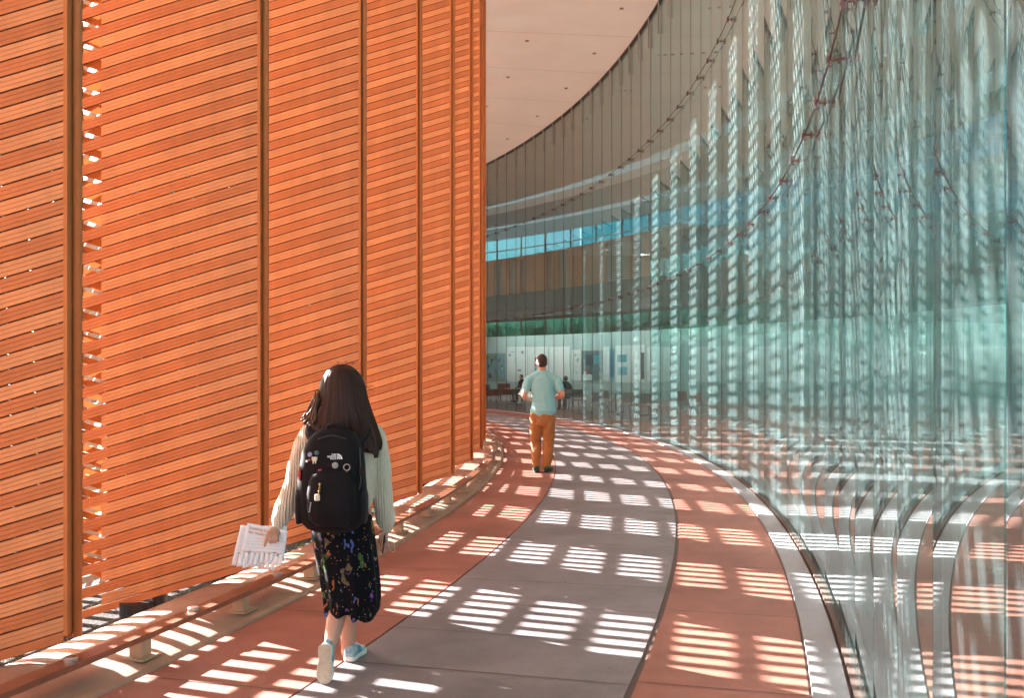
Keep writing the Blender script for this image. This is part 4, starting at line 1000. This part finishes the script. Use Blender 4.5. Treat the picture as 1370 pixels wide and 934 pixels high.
# ------------------------------------------------------------------ furniture in the atrium
M_shell = mat('grey_shell', (.30, .28, .27), .5); M_wire = mat('chrome_leg', (.35, .35, .36), .25, .8); M_tabletop = mat('grey_tabletop', (.45, .46, .46), .35); M_wine = mat('wine_fabric', (.22, .028, .03), .75, bump=(60, .4, .004)); M_rshell = mat('rust_shell', (.50, .13, .07), .5)
def floor_at(px, py): d = EYE*F/(py-HZ); return Vector(((px-CXP)*d/F, d, 0))
def mk_chair(shell):
    r = empty('side_chair')
    b = MB(); b.box((0, 0, .45), (.44, .44, .03)); b.build('seat', shell, r, bevel=.01)
    b = MB(); b.raw([Vector((x, .2+.05*(z-.5)+.05*abs(x)*-1, z)) for z in (.54, .86) for x in (-.22, -.1, .1, .22)]+[Vector((x, .225+.05*(z-.5)-.05*abs(x), z)) for z in (.54, .86) for x in (-.22, -.1, .1, .22)],
      [(0, 1, 5, 4), (1, 2, 6, 5), (2, 3, 7, 6), (8, 12, 13, 9), (9, 13, 14, 10), (10, 14, 15, 11), (0, 4, 12, 8), (3, 11, 15, 7), (4, 5, 13, 12), (5, 6, 14, 13), (6, 7, 15, 14), (0, 8, 9, 1), (1, 9, 10, 2), (2, 10, 11, 3)]); b.build('backrest', shell, r)
    for sx in (-1, 1):
        for sy in (-1, 1):
            b = MB(); b.tube([(sx*.17, sy*.17, .45), (sx*.23, sy*.24, 0)], .013, n=8); b.build('leg', M_wire, r, smooth=True)
        b = MB(); b.tube([(sx*.2, .19, .44), (sx*.2, .215, .6)], .011, n=8); b.build('back_post', M_wire, r, smooth=True)
    return r
def mk_table(r_, h):
    r = empty('cafe_table'); b = MB(); b.tube([(0, 0, h-.03), (0, 0, h)], r_, n=28); b.build('top', M_tabletop, r)
    b = MB(); b.tube([(0, 0, .03), (0, 0, h-.03)], .03, n=12); b.build('column', M_wire, r, smooth=True)
    for k in range(4):
        a = k*math.pi/2+.4; b = MB(); b.tube([(0, 0, .05), (math.cos(a)*r_*.8, math.sin(a)*r_*.8, .02)], [.025, .018], n=8); b.build('foot', M_wire, r)
    return r
def mk_lounge():
    r = empty('lounge_chair'); b = MB(); b.box((0, 0, .38), (.66, .64, .16)); b.build('seat', M_wine, r, bevel=.04)
    b = MB(); b.box(None, (.66, .13, .5), M=Matrix.Translation((0, .34, .62)) @ Matrix.Rotation(-.25, 4, 'X')); b.build('backrest', M_wine, r, bevel=.05)
    for sx in (-1, 1):
        b = MB(); b.box((sx*.36, 0, .48), (.09, .6, .3)); b.build('armrest', M_wine, r, bevel=.035)
        for sy in (-1, 1): b = MB(); b.tube([(sx*.3, sy*.25, .3), (sx*.32, sy*.29, 0)], .018, n=8); b.build('leg', M_wire, r, smooth=True)
    return r
ca = mk_chair(M_shell); cb = mk_chair(M_rshell)
chairs = [(ca, 803, 560, .4, 'grey side chair with chrome legs right of the seated dark figure, nearest the glass'), (0, 815, 553, 2.2, 'grey side chair pushed in behind the round table, beside the teal pictures'), (0, 838, 561, -.5, 'grey side chair standing left of the second round table'),
          (0, 861, 563, 2.9, 'grey side chair with its back to the glass, below the wide white panel'), (0, 882, 563, .9, 'grey side chair right of the second round table, by the light ropes'), (0, 770, 551, 3.4, 'grey side chair just right of the seated dark figure, under the tall table'),
          (cb, 918, 558, .6, 'rust red side chair left of its twin, under the right hand wall panels'), (1, 936, 560, 2.4, 'rust red side chair furthest to the right among the cafe chairs')]
for s_, x, y, rz, lab in chairs:
    o = s_ if not isinstance(s_, int) else copy_tree(ca if s_ == 0 else cb); o.location = floor_at(x, y); o.rotation_euler.z = rz; tag(o, lab, 'chair', 'cafe chairs in the atrium')
ta = mk_table(.45, .74); tb = mk_table(.38, 1.05)
for s_, x, y, lab in ((ta, 824, 552, 'round grey cafe table between the grey side chairs'), (0, 868, 557, 'round grey cafe table below the wide white panel'), (tb, 783, 554, 'tall narrow round table right of the seated dark figure'), (0, 688, 541, 'low grey table in front of the wine red lounge chairs')):
    o = s_ if not isinstance(s_, int) else copy_tree(ta); o.location = floor_at(x, y); tag(o, lab, 'table', 'cafe tables in the atrium')
lo_ = mk_lounge()
for i, (x, y, rz, lab) in enumerate([(660, 538, 1.2, 'wine red lounge chair nearest the orange fins'), (676, 536, .2, 'wine red lounge chair in the middle, facing the low table'), (698, 538, -.9, 'wine red lounge chair beside the man, with a person seated in it')]):
    o = lo_ if i == 0 else copy_tree(lo_); o.location = floor_at(x, y); o.rotation_euler.z = rz; tag(o, lab, 'lounge chair', 'wine red lounge chairs')
def seated(base, rz, seat, jacket, trous, label):
    """small seated figure, leaning forward a little"""
    b = MB(); ball(b, (0, -.04, seat+.76), .1, .8, .95, 1.15); sl(b, [(0, -.02, seat+.68), (0, 0, seat+.56)], [.05, .06])
    limb(b, [(0, -.135, seat+.76), (0, -.15, seat+.735)], [.011, .015], n=8)
    sl(b, [(0, .0, seat+.54), (0, .05, seat+.3), (0, .07, seat+.08)], [.15, .16, .15], flat=.66, side=(1, 0, 0))
    for s_ in (-1, 1):
        sl(b, [(s_*.17, 0, seat+.52), (s_*.22, -.02, seat+.27), (s_*.13, -.26, seat+.2)], [.05, .042, .03])
        sl(b, [(s_*.13, -.26, seat+.2), (s_*.1, -.34, seat+.19)], [.03, .034], flat=.6)
        for k in range(4): sl(b, [(s_*(.12-.02*k), -.36, seat+.19), (s_*(.115-.02*k), -.41, seat+.18), (s_*(.115-.02*k), -.425, seat+.165)], [.01, .0095, .008], n=8)
        sl(b, [(s_*.09, .05, seat+.08), (s_*.12, -.4, seat+.08), (s_*.12, -.38, .1), (s_*.13, -.48, .05)], [.085, .062, .042, .04])
    o = fuse(b, 'person', M_skin2, None, voxel=.012, it=2); o.location = base; o.rotation_euler.z = rz; tag(o, label, 'person')
    b = MB(); sl(b, [(0, 0, seat+.57), (0, .05, seat+.3), (0, .07, seat+.06)], [.16, .185, .185], flat=.68, side=(1, 0, 0))
    for s_ in (-1, 1): sl(b, [(s_*.17, 0, seat+.52), (s_*.22, -.02, seat+.27), (s_*.14, -.24, seat+.2)], [.066, .058, .045])
    fuse(b, 'jacket', jacket, None, voxel=.014, it=3).parent = o
    b = MB()
    for s_ in (-1, 1): sl(b, [(s_*.09, .06, seat+.09), (s_*.12, -.4, seat+.085), (s_*.12, -.38, .13)], [.1, .075, .058])
    fuse(b, 'trousers', trous, None, voxel=.014, it=2).parent = o
    b = MB(); ball(b, (0, -.02, seat+.785), .105, .84, .95, 1.05); fuse(b, 'hair', M_hair, None, voxel=.014, it=1).parent = o
    for s_ in (-1, 1): b = MB(); limb(b, [(s_*.12, -.37, .05), (s_*.14, -.56, .04)], [.05, .045], flat=.8, side=(1, 0, 0)); b.build('shoe', M_dsole, o, smooth=True)
    return o
M_jk = mat('black_jacket', (.012, .012, .016), .7); M_den = mat('dark_denim', (.03, .05, .10), .8)
p1 = floor_at(757, 549); seated(p1, math.pi+.3, .47, M_jk, M_den, 'person in a black jacket seated with back to the glass, right of the man')
c_ = copy_tree(ca); c_.location = p1+Vector((0, -.02, 0)); c_.rotation_euler.z = math.pi+.3; tag(c_, 'grey side chair under the person in the black jacket', 'chair', 'cafe chairs in the atrium')
p2 = floor_at(698, 538); seated(p2, -.9, .47, M_jk, M_jk, 'dark-haired person in dark clothes sunk in a wine red lounge chair, left of the man')
